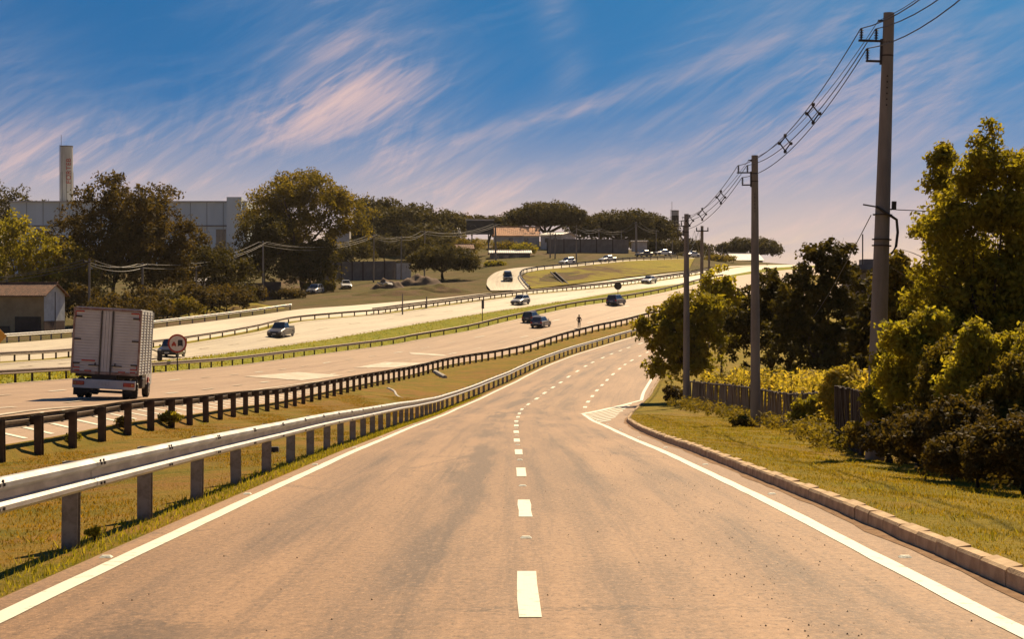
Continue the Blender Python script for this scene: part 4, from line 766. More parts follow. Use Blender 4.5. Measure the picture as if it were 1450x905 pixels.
# tiled house at the left edge
p = on(62, 208); r = thing('tiled_house', 'cream house with clay tile roof and pale blue gable at the left edge', 'house', p, (0, 0, R(-14)))
HH = EYE-(416-HY)*208/F-p.z
w = MB(); w.box((-5.5, 2.5, HH/2-.5), (11, 5, HH+1)); w.add([(0, 0, HH), (0, 5, HH), (0, 2.5, HH+1.2), (-11, 0, HH), (-11, 5, HH), (-11, 2.5, HH+1.2)], [(0, 1, 2), (3, 5, 4)]); w.build('wall', CREAM, r)
g = MB(); g.prism([(.03, -.4), (4.97, -.4), (4.97, HH), (2.5, HH+1.1), (.03, HH)], 0, .004, .035); g.build('gable_wall', PALEB, r)
ro = roof(11, 5, HH, 1.25, .45, TILE, r); ro.location = (-5.5, 2.5, 0)
MB().box((.06, 2.6, HH*.55), (.06, .12, HH*1.0)).build('drain_pipe', DARKW, r)
dw = MB(); dw.box((-2.0, -.05, .9), (3.3, .10, 2.4)); dw.build('dark_door', DARKW, r); dw = MB(); dw.box((-7.6, -.05, .2), (6.5, .10, 1.6)); dw.build('plinth', DARKW, r)
MB().box((.05, 2.4, .6), (.06, 4.9, 2.0)).build('brick_plinth', mat('plinth_brick', (.12, .07, .05), (.08, .05, .04), 3, .9), r)
# factory
d = 440; x0, x1 = 15, 350; X0, X1 = (x0-CX)*d/F, (x1-CX)*d/F; bz = ground((X0+X1)/2, d); top = EYE-(285-HY)*d/F
r = thing('factory', 'long white factory hall with a square pillar behind the brown grove', 'building', ((X0+X1)/2, d, bz)); L = X1-X0; H = top-bz
MB().box((0, 8, (H-2)/2), (L, 16, H+2)).build('wall', FACT, r)
pl = MB(); xx = (334-CX)*d/F-(X0+X1)/2; pl.box((xx, -1.2, (H+.9-2)/2), (3.6, 3, H+2.9)); pl.build('pillar', FACT, r)
MB().box((0, -.15, H-.1), (L+.4, .4, .35)).build('parapet', WHITEW, r); MB().box((0, -.1, H-6.0), (L-.4, .3, .25)).build('cladding_joint', GREYW, r)
for i in range(14): MB().box((-L/2+4+i*4, -.03, H/2), (.08, .1, H-.6)).build('panel_seam', GREYW, r)
window(r, xx-3.6, H-9.6, 2.4, 5.5, 0)
# chimneys
def chimney(label, x, d, top, wpx, band, text=None):
    b = on(x, d); H = EYE-(top-HY)*d/F-b.z; w = wpx*d/F; r = thing('water_tower', label, 'tower', b); rr_ = w/2/math.cos(math.pi/8)
    m = MB(); m.tube([(0, 0, -2), (0, 0, H)], rr_, 16); m.build('shaft', mat('tower_white', (.50, .46, .42), (.38, .34, .31), .6, .8, stretch=(1, 1, .2)), r)
    rb = MB()
    for k in range(8): a = k*math.pi/4+.2; rb.box((math.cos(a)*rr_, math.sin(a)*rr_, H*.4), (.14, .14, H*.8))
    rb.build('rib', GREYW, r); MB().tube([(0, 0, H-.02), (0, 0, H+.25)], rr_*1.03, 16).build('cap', GREYW, r)
    ld = MB(); ld.tube([(-rr_-.1, 0, 0), (-rr_-.1, 0, H+.5)], .05, 4); ld.tube([(-rr_-.3, 0, 0), (-rr_-.3, 0, H+.5)], .05, 4); ld.build('ladder', GREYW, r)
    MB().tube([(-rr_*.9, 0, H), (-rr_*.9, 0, H+3)], .06, 5).build('mast', GREYW, r)
    if band: MB().tube([(0, 0, H*.70), (0, 0, H*.9)], rr_*1.02, 16).build('dark_band', DARKW, r); MB().tube([(0, 0, -2), (0, 0, H*.6)], rr_*1.12, 16).build('lower_shaft', MATS['tower_white'], r)
    if text:
        cu = bpy.data.curves.new('lettering', 'FONT'); cu.body = text; cu.size = 1.75; cu.extrude = .02; cu.align_x = 'LEFT'; cu.align_y = 'CENTER'; cu.space_character = 1.05
        o = bpy.data.objects.new('lettering', cu); COL.objects.link(o); o.parent = r; a = R(32)
        o.matrix_local = Matrix.Translation((math.sin(a)*(rr_+.05), -math.cos(a)*(rr_+.05), H*.705)) @ Matrix.Rotation(a, 4, 'Z') @ Matrix.Rotation(R(90), 4, 'X') @ Matrix.Rotation(R(90), 4, 'Z')
        cu.materials.append(mat('red_lettering', (.36, .05, .04), (.28, .04, .03), 4, .6))
        me = bpy.data.meshes.new_from_object(o.evaluated_get(bpy.context.evaluated_depsgraph_get())); ml = o.matrix_local.copy(); bpy.data.objects.remove(o); o = obj('lettering', me, r); o.matrix_local = ml
    return r
chimney('tall white tower with red vertical lettering at far left', 95, 455, 208, 16, False, 'FORTEB')
chimney('far tower with dark upper band near the road crest', 956, 560, 299, 9.5, True)
# brick chimney behind the right tree
p = on(1336, 52); H = EYE-(212-HY)*52/F-p.z; r = thing('dark_column', 'tall dark square column half hidden by the big olive tree', 'column', p); m = MB(); m.box((0, 0, H/2-.5), (.40, .44, H+1)); m.build('shaft', mat('column_brick', (.085, .062, .05), (.06, .044, .036), 5, .9, bump=.4), r); MB().bbox((0, 0, H+.06), (.44, .48, .10), .02).build('cap', DARKW, r)
def simple_house(label, x, d, eave, wpx, D, rise, wm, rm, yaw=0, wins=(), by=None):
    b = on(x, d); h = EYE-(eave-HY)*d/F-b.z; L = wpx*d/F; r = thing('house', label, 'house', b, (0, 0, R(yaw)), 'houses on the left hillside'); wall_block(L, D, h, wm, r, rise); roof(L, D, h, rise, .4, rm, r, .5)
    for (wx, wz, ww, wh) in wins: window(r, wx*L, h-wz, ww, wh, D)
    return r
WHITER = mat('pale_roof', (.52, .48, .44), (.42, .38, .34), 1.2, .55)
simple_house('white house with long orange tile roof left of the umbrella tree', 731, 462, 333.5, 62, 8, 2.2, WHITEW, mat('orange_tile', (.62, .30, .14), (.46, .21, .10), 2.5, .8), 4, [(-.15, 1.3, 1.1, .9), (.2, 1.3, 1.1, .9)])
simple_house('white box house with two storeys right of the umbrella tree trunk', 790, 458, 333, 32, 9, .7, WHITEW, WHITER, -24, [(-.2, 1.4, 1.0, 1.0), (.2, 1.4, 1.0, 1.0), (.3, 3.2, 1.0, .9)])
simple_house('small pale roofed house left of the black billboard', 636, 455, 331, 26, 7, 1.6, WHITEW, WHITER, 8, [(.1, 1.3, .9, .9)])
simple_house('low white house half hidden by the round tree', 655, 420, 352, 26, 6, 1.0, WHITEW, TILE, 6, [(-.2, 1.5, .8, 1.0), (.25, 1.5, .8, 1.0)])
simple_house('small white shed on the slope under the largest tree', 487, 425, 319, 18, 4, .5, WHITEW, WHITER, 0)
simple_house('plain row building with dark doorways behind the branch road', 722, 425, 358, 56, 5, .6, GREYW, WHITER, 2, [(-.35, 1.8, 1.2, 2.2), (-.1, 1.8, 1.2, 2.2), (.15, 1.8, 1.2, 2.2)])
simple_house('pale building behind the scrub below the dark rounded tree', 300, 300, 398, 42, 6, .5, WHITEW, WHITER, 5, [(-.2, 1.6, 1.0, 1.2), (.25, 1.6, 1.0, 1.2)])
simple_house('square grey concrete block at the end of the long grey wall', 905, 470, 342, 20, 6, .15, WHITEW, WHITER, 0)
simple_house('low sunlit house at the crest under the lone hazy tree', 1052, 500, 368, 44, 7, 1.8, GREYW, WHITER, 18, [(-.2, 1.3, 1, 1)])
def panel_wall(label, pts, h, m, pitch, name='panel_wall'):
    P0 = Vector(pts[0]); r = thing(name, label, 'wall', P0)
    for a, b in zip(pts, pts[1:]):
        a, b = Vector(a), Vector(b); v = b-a; L = v.xy.length; n = max(1, round(L/pitch)); yaw = math.atan2(v.y, v.x)
        for i in range(n):
            q = a.lerp(b, (i+.5)/n); z = ground(q.x, q.y); me = bpy.data.meshes.get(label[:40]) or MB().box((0, 0, (h-1)/2), (L/n-.02, .12, h+1)).mesh(label[:40], m)
            obj('panel', me, r, Vector((q.x, q.y, z))-P0, (0, 0, yaw)); e = a.lerp(b, i/n); pm = bpy.data.meshes.get('wall_post_%s' % label[:20]) or MB().box((0, 0, (h-1)/2+.05), (.22, .26, h+1.1)).mesh('wall_post_%s' % label[:20], GREYW if m is not GREYW else DARKW)
            obj('post', pm, r, Vector((e.x, e.y, ground(e.x, e.y)))-P0, (0, 0, yaw))
    return r
panel_wall('grey panel wall behind the dirt lot with the parked cars', [on(453, 372), on(560, 372)], 3.9, GREYW, 2.2)
panel_wall('pale sheet gate at the right end of the grey panel wall', [on(561, 371), on(582, 369)], 3.4, WHITEW, 3.1, 'sheet_gate')
panel_wall('long grey wall on the ridge above the branch road', [on(775, 438), on(890, 446)], 3.4, GREYW, 4.0)
panel_wall('low dark wall under the vine covered tree', [on(347, 296), on(398, 300)], 3.0, DARKW, 3.0)
panel_wall('dark wall behind the brown scrub right of the truck', [on(255, 292), on(330, 292)], 3.4, GREYW, 4.0)
# billboard
b = on(680, 440); zt = EYE-(312-HY)*440/F-b.z; r = thing('billboard', 'black billboard with white top edge on posts above the houses', 'billboard', b); w = 39*440/F
MB().box((0, 0, zt-1.75), (w, .25, 3.4)).build('panel', mat('billboard_black', (.03, .03, .035), (.05, .05, .05), .6, .5), r); MB().box((0, 0, zt+.12), (w+.15, .5, .32)).build('top_edge', WHITEW, r)
for s_ in (-.3, .3): MB().tube([(s_*w, .1, -1), (s_*w, .1, zt-.4)], .16, 8).build('post', GREYW, r)
gl = MB(); gl.tube([(-w*.38, -.14, zt-1.5), (-w*.3, -.14, zt-1.1), (-w*.2, -.14, zt-1.2), (-w*.16, -.14, zt-1.6), (0, -.14, zt-2.3), (w*.2, -.14, zt-2.4), (w*.42, -.14, zt-2.1)], .07, 5); gl.build('printed_mark', GREYW, r)
# shed and warehouse on the right
p = on(1212, 108); h = EYE-(470-HY)*108/F-p.z; r = thing('dark_shed', 'dark open shed with a rusty sheet roof behind the weeds', 'shed', p); MB().box((0, 1.5, h/2-.3), (4.2, 3, h+.6)).build('wall', DARKW, r); m = MB(); m.box((0, 1.0, h+.12), (4.8, 4.4, .10), (R(6), 0, 0)); m.build('roof', mat('rusty_sheet', (.30, .19, .11), (.18, .11, .06), 3, .7), r)
p = on(1275, 130); h = EYE-(386-HY)*130/F-p.z; r = thing('warehouse', 'grey warehouse wall half hidden right of the nearest pole', 'building', p); MB().box((0, 4, h/2-.5), (5.6, 8, h+1)).build('wall', GREYW, r); MB().box((0, 4, h+.1), (6, 8.4, .25)).build('roof', DARKW, r)
p = on(1228, 135); h = EYE-(375-HY)*135/F-p.z; r = thing('roof_tank_block', 'small block building top above the dark trees left of the nearest pole', 'building', p); MB().box((0, 2, h/2-.5), (2.2, 4, h+1)).build('wall', GREYW, r); MB().tube([(-.35, 0, h), (-.35, 0, h+2.3)], .05, 6).build('mast', DKMET, r); MB().box((.4, 2, h+.2), (.9, 2, .5)).build('tank', GREYW, r)
# utility poles on the left and far ridge
def upole(label, x, d, top, r0=.13, arm=1.6, lamp=False):
    b = on(x, d); H = EYE-(top-HY)*d/F-b.z; r = thing('utility_pole', label, 'pole', b, (0, random.uniform(-.012, .012), 0), 'utility poles on the left and the ridge')
    MB().tube([(0, 0, -.6), (0, 0, H)], [r0*1.3, r0], 10).build('shaft', CONC, r)
    if arm:
        MB().box((0, -r0-.05, H-.5), (arm, .12, .12)).build('crossarm', DKMET, r)
        for k in (-.45, 0, .45): MB().tube([(k*arm, -r0-.05, H-.45), (k*arm, -r0-.05, H-.15)], [.07, .04], 6).build('insulator', INSU, r)
    if lamp: m = MB(); m.tube([(0, 0, H-.1), (-.7, 0, H+.25), (-1.5, 0, H+.3)], .06, 6); m.box((-1.7, 0, H+.28), (.6, .22, .12)); m.build('lamp_arm', GREYW, r)
    return b+Vector((0, -.2, H-.2))
U = [upole(lab, x, d, t_, **kw) for lab, x, d, t_, kw in [
    ('utility pole standing behind the white box truck', 126, 238, 366, {}), ('utility pole in front of the brown grove trunks', 202, 252, 372, {}), ('utility pole beside the low scrub right of the grove', 278, 268, 378, {}), ('utility pole in front of the vine covered dome tree', 373, 305, 341, {}),
    ('utility pole standing on the grassy lot beside the panel wall', 529, 352, 331, {}), ('utility pole with a small box beside the sheet gate', 568, 366, 334, {}), ('utility pole left of the round dark tree', 601, 380, 326, {}), ('tall pole just right of the black billboard', 702, 405, 316, {'r0': .2}), ('slim pole in front of the white box house, left one', 779, 420, 328, {}), ('slim pole in front of the white box house, right one', 786, 418, 330, {}),
    ('pole in front of the ridge wall near its left end', 816, 410, 319, {}), ('pole behind the middle of the ridge wall', 848, 450, 323, {}), ('pole behind the right part of the ridge wall', 880, 455, 326, {}), ('thickest pole at the right end of the ridge wall', 901, 452, 314, {'r0': .25}), ('pole right of the concrete block', 929, 480, 326, {}), ('pole in front of the dark tree left of the far tower', 952, 470, 340, {'arm': 0}),
    ('street lamp pole between the umbrella tree and the far tower', 944, 500, 330, {'arm': 0, 'lamp': True, 'r0': .09}), ('lamp pole at the crest left of the lone hazy tree', 1023, 480, 349, {'arm': 0, 'lamp': True, 'r0': .08}), ('thin dark pole by the far rail in front of the dirt mounds', 570, 262, 416, {'arm': 0, 'r0': .09}), ('thin dark pole by the far rail near the pale service road', 604, 275, 420, {'arm': 0, 'r0': .1}), ('short pole beside the silver parked car', 454, 330, 375, {'arm': 0, 'r0': .16})]]
def uwire(i, j, label, s_=.9, n=3):
    A, B = (U[i] if isinstance(i, int) else i), (U[j] if isinstance(j, int) else j); r = thing('street_wire', label, 'wire', A, group='wires between the left poles')
    for k in range(n):
        o = Vector(((k-1)*.7, 0, -(.55 if k == 1 else 0))); MB().tube([p-A for p in sag(A+o, B+o, s_, 14)], .03, 4).build('wire', mat('pale_cable', (.20, .17, .14), None, 3, .4), r)
uwire(Vector((-75, 232, U[0].z-2.6)), 0, 'wires coming in from the left edge over the tiled house'); uwire(0, 1, 'wires from the pole behind the truck to the grove pole', .7); uwire(1, 3, 'wires sweeping from the grove pole up to the dome tree pole', 1.4); uwire(3, 4, 'wires passing behind the largest tree to the panel wall pole', 1.6)
uwire(4, 5, 'wires above the grey panel wall, left span', .6); uwire(5, 6, 'wires above the sheet gate', .6); uwire(6, 7, 'wires from the round tree pole to the billboard pole', 1.2); uwire(7, 8, 'wires crossing in front of the orange roofed house', 1.2); uwire(9, 10, 'wires in front of the white box house', .9); uwire(10, 11, 'wires over the left half of the ridge wall', .8); uwire(11, 12, 'wires over the middle of the ridge wall', .6); uwire(12, 13, 'wires over the right end of the ridge wall', .5); uwire(13, 14, 'wires over the concrete block', .6)
# ------------------------------------------------------------------ road signs
RED = mat('sign_red', (.42, .045, .025), (.34, .035, .02), 4, .5); SWHITE = mat('sign_white', (.72, .66, .60), (.62, .56, .5), 3, .5); SBLACK = mat('sign_black', (.02, .02, .024), None, 3, .5); YEL = mat('sign_yellow', (.70, .33, .03), (.60, .27, .03), 3, .5)
def disc(rad, y0, y1, m, name, parent, c=(0, 0), n=40, inner=0.0):
    mb = MB(); a = [2*math.pi*i/n for i in range(n)]
    if not inner: mb.prism([(c[0]+rad*math.cos(t), c[1]+rad*math.sin(t)) for t in a], 1, y0, y1)
    else:
        V = [];
        for y in (y0, y1):
            for r_ in (rad, inner): V += [(c[0]+r_*math.cos(t), y, c[1]+r_*math.sin(t)) for t in a]
        F_ = []
        for i in range(n):
            j = (i+1) % n; F_ += [(i, j, n+j, n+i), (2*n+i, 3*n+i, 3*n+j, 2*n+j), (i, 2*n+i, 2*n+j, j), (n+i, n+j, 3*n+j, 3*n+i)]
        mb.add(V, F_)
    return mb.build(name, m, parent)
p = on(251, 149.2); zc = EYE-(486.5-HY)*149.2/F-p.z; r = thing('overtaking_sign', 'round red and white sign with red and black vehicle symbols on the median', 'road sign', p, (0, 0, R(8)))
MB().tube([(0, .05, -.5), (0, .05, zc)], .055, 8).build('post', DKMET, r); disc(.74, 0, -.03, SWHITE, 'face', r, (0, zc)); disc(.78, .005, -.05, RED, 'ring', r, (0, zc), inner=.64)
def glyph(pts, m, nm, dx, dz, s_=1): MB().prism([(x*s_+dx, z*s_+zc+dz) for x, z in pts], 1, -.034, -.045).build(nm, m, r)
glyph([(-.17, -.2), (-.1, -.2), (-.1, -.15), (.1, -.15), (.1, -.2), (.17, -.2), (.17, .0), (.12, .03), (.07, .17), (-.07, .17), (-.12, .03), (-.17, 0)], RED, 'car_symbol', -.28, -.04, 1.05)
glyph([(-.2, -.22), (-.12, -.22), (-.12, -.17), (.12, -.17), (.12, -.22), (.2, -.22), (.2, .28), (.14, .32), (-.14, .32), (-.2, .28)], SBLACK, 'truck_symbol', .24, -.02, 1.0)
p = hit(875, 418); d = p.y; zc = EYE-(405-HY)*d/F-p.z; r = thing('round_sign', 'round sign seen from behind, dark, on the median near the pickup', 'road sign', p); MB().tube([(0, 0, -.5), (0, 0, zc)], .06, 8).build('post', DKMET, r); disc(.68, .04, .0, DKMET, 'plate', r, (0, zc)); MB().box((0, -.03, zc), (1.1, .04, .08)).build('brace', BLACK, r)
p = hit(683, 456); d = p.y; zc = EYE-(430-HY)*d/F-p.z; r = thing('narrow_sign', 'narrow dark sign board edge-on on the median', 'road sign', p, (0, 0, R(62))); MB().tube([(0, 0, -.5), (0, 0, zc+.4)], .06, 8).build('post', DKMET, r); MB().box((0, -.08, zc-.1), (.7, .05, 1.3)).build('board', DKMET, r)
p = on(-8, 141); zc = EYE-(476-HY)*141/F-p.z; r = thing('warning_sign', 'yellow diamond warning sign cut by the left frame edge', 'road sign', p); MB().tube([(0, .04, -.5), (0, .04, zc)], .05, 8).build('post', DKMET, r); q = MB(); q.prism([(-.98, zc), (0, zc-.98), (.98, zc), (0, zc+.98)], 1, 0, -.03); q.build('plate', YEL, r); q = MB(); q.prism([(-.3, zc-.3), (.3, zc-.3), (0, zc+.35)], 1, -.034, -.04); q.build('symbol', SBLACK, r)
# ------------------------------------------------------------------ vehicles
TYRE = BLACK; RIM = mat('alloy_rim', (.34, .33, .32), None, 6, .35, .8); TAIL = mat('tail_light', (.45, .03, .015), (.3, .02, .01), 8, .25, spec=.6); HEADL = mat('head_light', (.62, .62, .58), None, 6, .15, .3); CARG = mat('car_glass', (.025, .028, .032), (.04, .04, .045), 1.5, .08, 0, spec=.8); PLATE = mat('number_plate', (.55, .53, .50), (.4, .4, .38), 20, .5); PLAST = mat('black_plastic', (.028, .026, .026), None, 6, .6)
def wheel(parent, x, y, r_, w, rim=True):
    n = 20; m = MB(); m.tube([(-w/2, 0, 0), (-w/2+.03, 0, 0), (w/2-.03, 0, 0), (w/2, 0, 0)], [r_-.04, r_, r_, r_-.04], n); o = m.build('wheel', TYRE, parent, (x, y, r_))
    s_ = 1 if x > 0 else -1; q = MB(); q.tube([(s_*(w/2-.02), 0, 0), (s_*(w/2+.012), 0, 0)], [r_*.66, r_*.6], 14); q.build('rim', RIM, o); hb = MB()
    for k in range(5): a = k*1.2566; hb.box((s_*(w/2+.014), math.cos(a)*r_*.33, math.sin(a)*r_*.33), (.012, .09, .05), (a, 0, 0))
    hb.build('spoke', DKMET, o); return o
def place_rot(p, dx, rev, roll=0.0):
    """rotation for something standing on the road at p, heading along (dx,1), or back towards us"""
    v = Vector((dx, 1)).normalized(); e = 2.0; s_ = (ground(p.x+v.x*e, p.y+v.y*e)-ground(p.x-v.x*e, p.y-v.y*e))/(2*e); yaw = -math.atan2(dx, 1)
    return (math.atan(s_), roll, yaw) if not rev else (-math.atan(s_), roll, yaw+math.pi)
def car(name, label, p, dx, rev, paint, kind='hatch', sc=1.0):
    r = thing(name, label, 'pickup truck' if kind == 'pickup' else 'car', p, place_rot(p, dx, rev), 'vehicles on the roads'); r.scale = (sc, sc, sc)
    K = {'hatch': (4.0, 1.72, 1.52, .92, (-1.95, .75), (-1.62, .12)), 'sedan': (4.4, 1.74, 1.46, .92, (-1.55, .85), (-.95, .2)), 'suv': (4.3, 1.82, 1.70, 1.02, (-2.05, .82), (-1.85, .25)), 'pickup': (4.9, 1.85, 1.74, 1.05, (-.75, 1.0), (-.6, .45)), 'van': (4.2, 1.78, 1.84, 1.05, (-2.05, 1.35), (-2.0, .85))}[kind]
    L, W, H, belt, gb, gt = K; y0, y1 = -L/2, L/2
    pr = [(y0+.04, .32), (y0, .48), (y0+.02, .72), (y0+.06, belt-.04), (y0+.14, belt), (gb[1], belt+.01), (y1-.35, belt-.16), (y1-.08, belt-.28), (y1, .58), (y1-.03, .34), (y1-.2, .24), (y0+.25, .24)]
    xs = [(-W/2, .93, -.05), (-W/2+.1, 1, 0), (W/2-.1, 1, 0), (W/2, .93, -.05)]; V = []; n = len(pr)
    for x, k, dz in xs: V += [(x, y*(.985 if k < 1 else 1), .24+(z-.24)*k) for y, z in pr]
    Fc = [(j*n+i, j*n+(i+1) % n, (j+1)*n+(i+1) % n, (j+1)*n+i) for j in range(3) for i in range(n)]+[tuple(range(n))[::-1], tuple(range(3*n, 4*n))]
    b = MB(); b.add(V, Fc); body = b.build('body', paint, r)
    wb, wt = W/2-.07, W/2-.24; B_ = [(-wb, gb[0]), (wb, gb[0]), (wb, gb[1]), (-wb, gb[1])]; T_ = [(-wt, gt[0]), (wt, gt[0]), (wt, gt[1]), (-wt, gt[1])]
    c = MB(); V = [(x, y, belt-.02) for x, y in B_]+[(x, y, H-.05) for x, y in T_]+[(x*.86, y*.94+.02*(gt[0]+gt[1]), H) for x, y in T_]
    c.add(V, [(0, 1, 5, 4), (1, 2, 6, 5), (2, 3, 7, 6), (3, 0, 4, 7), (4, 5, 9, 8), (5, 6, 10, 9), (6, 7, 11, 10), (7, 4, 8, 11), (8, 9, 10, 11)]); c.build('cabin', paint, r)
    def pane(nm, i, j, u0, u1, v0, v1):
        a, b2, c2, d2 = Vector(V[i]), Vector(V[j]), Vector(V[j+4]), Vector(V[i+4]); nr = (b2-a).cross(d2-a).normalized()*.010; at = lambda u, v: a.lerp(b2, u).lerp(d2.lerp(c2, u), v)+nr
        q = MB(); q.quad(at(u0, v0), at(u1, v0), at(u1, v1), at(u0, v1)); q.build(nm, CARG, r)
    pane('rear_window', 0, 1, .09, .91, .12, .92); pane('windscreen', 2, 3, .06, .94, .06, .94)
    for i, j in ((1, 2), (3, 0)):
        pane('side_window', i, j, .06, .47, .12, .90); pane('side_window', i, j, .52, .93, .12, .90)
    for sx in (-1, 1):
        tz = belt-.16 if kind != 'van' else belt+.1
        MB().bbox((sx*(W/2-.17), y0+.015, tz), (.24, .08, .26), .02).build('tail_light', TAIL, r); MB().bbox((sx*(W/2-.22), y1-.07, belt-.33), (.34, .1, .15), .03).build('headlight', HEADL, r)
        m = MB(); m.bbox((sx*(W/2+.08), gb[1]-.25, belt+.10), (.18, .12, .14), .03); m.build('mirror', paint, r)
        for y in (y0+.78, y1-.80): wheel(r, sx*(W/2-.10), y, .315, .20)
        MB().tube([(sx*(W/2-.02), y0+.78, .33), (sx*(W/2+.003), y0+.78, .33)], .39, 18).build('wheel_arch', PLAST, r); MB().tube([(sx*(W/2-.02), y1-.8, .33), (sx*(W/2+.003), y1-.8, .33)], .39, 18).build('wheel_arch', PLAST, r)
    bp = MB(); bp.bbox((0, y0+.01, .42), (W-.16, .12, .20), .03); bp.build('bumper', PLAST, r); bp = MB(); bp.bbox((0, y1-.02, .42), (W-.2, .12, .20), .03); bp.build('bumper', PLAST, r)
    MB().box((0, y1-.015, .60), (.9, .06, .16)).build('grille', PLAST, r); MB().box((0, y0-.012, .70), (.46, .03, .14)).build('number_plate', PLATE, r); MB().box((0, y1+.05, .45), (.46, .02, .13)).build('number_plate', PLATE, r)
    if kind == 'pickup':
        t = MB(); t.box((0, y0+.95, belt+.06), (W-.1, 1.85, .10)); t.build('bed_cover', PLAST, r)
    return r
def pt(n, c, rough=.3): return mat('paint_'+n, c, tuple(.92*x for x in c), 2, rough, .2, spec=.5, coat=.5)
WH = pt('white', (.72, .70, .67)); SI = pt('silver', (.46, .45, .44)); GY = pt('grey', (.13, .12, .125)); DB = pt('dark', (.045, .042, .05)); BK = pt('black', (.02, .02, .022))
tl = lambda L, d: float(L.X(d+3)-L.X(d-3))/6
for nm, lab, x, y, L, rev, pa, kd, sc in [
    ('car', 'dark hatchback partly behind the round red and white sign', 243, 506, LR, True, DB, 'suv', 1.0), ('pickup_truck', 'dark pickup coming towards us on the oncoming carriageway', 398, 477.5, LR, True, GY, 'pickup', 1.0), ('car', 'silver car coming towards us near the branch road', 737, 431, LR, True, SI, 'hatch', 1.0),
    ('car', 'blue-grey hatchback driving away, nearest of the pair', 766, 464, MR, False, pt('bluegrey', (.13, .14, .18)), 'hatch', 1.05), ('car', 'dark station car driving away just ahead of the blue-grey hatchback', 753, 456.5, MR, False, DB, 'suv', .95), ('car', 'dark blue car driving away by the round dark sign', 872.5, 432.5, MR, False, pt('darkblue', (.06, .065, .10)), 'suv', 1.05), ('car', 'white car approaching over the hill on the oncoming carriageway', 919, 401.5, LR, True, WH, 'sedan', 1.0)]:
    p = hit(x, y, 60); car(nm, lab, p, tl(L, p.y), rev, pa, kd, sc)
def bpos(x, y, d): q = P(x, y, d); return Vector((q[0], q[1], q[2]))
p = on(719, 337, .14); car('car', 'dark car with white roof descending the branch road', p, -.05, True, DB, 'van', .95)
for lab, x, d, dx, pa, kd, rev in [('white car on the upper branch road above the grass bank', 803, 393, .9, WH, 'hatch', True), ('second white car along the upper branch road', 860, 407, 1.2, WH, 'sedan', True), ('dark car on the ridge near the concrete block', 912, 430, 1.6, DB, 'sedan', True), ('small white car on the ridge left of the far tower', 938, 441, 2.0, WH, 'sedan', True), ('white car near the crest behind the third pole', 979, 452, 1.4, WH, 'sedan', True)]:
    p = on(x, d, .12); car('car', lab, p, dx, rev, pa, kd)
p = on(446, 318); car('car', 'silver parked car in the shade under the largest tree', p, .25, True, SI, 'hatch', 1.1); p = on(490, 336); car('car', 'white parked car in front of the grey panel wall', p, -.15, True, WH, 'sedan', 1.05)
# box truck
TW = mat('truck_white', (.54, .545, .53), (.46, .46, .44), 1.5, .45); TWs = mat('truck_rib', (.50, .50, .48), None, 2, .5)
X = (148-CX)*70/F; p = Vector((X, 70, ground(X, 70))); p = hit(146, 566, 55, 100); sc_t = 97*p.y/F/2.5; r = thing('box_truck', 'white box truck with ribbed rear doors driving away on the highway', 'truck', p, (R(-1.2), R(3.2), R(4.5))); r.scale = (min(sc_t, 1.14),)*3
W, zb, zt, LB = 2.46, .95, 3.36, 3.7
b = MB(); b.box((0, LB/2, (zb+zt)/2), (W-.06, LB, zt-zb)); box_o = b.build('cargo_box', TW, r)
for sx in (-1, 1):
    dr = MB(); dr.box((sx*.72, -.02, (zb+zt)/2), (.92, .04, zt-zb-.16)); do = dr.build('rear_door', TW, r, None)
    rb = MB()
    for i in range(21): rb.prism([(-.038, zb+.16+i*.104), (-.038, zb+.20+i*.104), (-.05, zb+.18+i*.104)], 0, sx*.72-.44, sx*.72+.44)
    rb.build('door_rib', TWs, do)
    lb = MB(); lb.tube([(sx*.205, -.07, zb-.02), (sx*.205, -.07, zt-.06)], .024, 6); lb.build('lock_bar', DKMET, do); hd = MB(); hd.box((sx*.40, -.08, zb+.30), (.42, .03, .035)); hd.box((sx*.36, -.085, zb+.34), (.05, .03, .12)); hd.build('handle', DKMET, do)
    for zz in (zt-.32, zb+1.25, zb+.36): MB().box((sx*1.06, -.055, zz), (.26, .03, .06)).build('hinge', DKMET, do)
    for (xa, za, w_, h_) in ((1.0, zt-.13, .30, .05), (1.17, zt-.26, .05, .26), (1.06, zb+.20, .28, .05), (1.17, zb+.28, .05, .18), (.62, zb+.09, .26, .05), (1.02, zb+.09, .2, .05)): MB().box((sx*xa, -.066, za), (w_, .006, h_)).build('reflective_tape', TAIL, do)
    for i in range(26): pass
for xx in (-.11, 0, .11): MB().box((xx, -.03, (zb+zt)/2), (.085 if xx else .11, .05, zt-zb-.16)).build('centre_post', TW, r)
MB().box((-.62, -.068, zb+.47), (.5, .006, .055)).build('lettering_strip', TAIL, r)
fr = MB(); fr.box((0, -.02, zt-.03), (W+.02, .12, .08)); fr.box((0, -.02, zb+.02), (W+.02, .12, .10)); fr.box((-W/2+.02, -.02, (zb+zt)/2), (.07, .12, zt-zb-.1)); fr.box((W/2-.02, -.02, (zb+zt)/2), (.07, .12, zt-zb-.1)); fr.build('rear_frame', mat('truck_frame', (.22, .12, .09), (.32, .26, .22), 5, .6), r)
for sx in (-1, 1):
    rb = MB()
    for i in range(22): rb.prism([(sx*(W/2-.03), zb+.12+i*.102), (sx*(W/2-.03), zb+.17+i*.102), (sx*(W/2-.008), zb+.145+i*.102)], 1, .1, LB-.06)
    rb.build('side_rib', TWs, box_o); st = MB()
    for k in range(5): st.box((sx*(W/2-.01), .05+k*(LB-.1)/4, (zb+zt)/2), (.05, .06, zt-zb-.04))
    st.build('side_post', TW, box_o)
MB().box((0, LB/2, zt+.02), (W-.1, LB-.1, .05)).build('roof_sheet', TW, box_o)
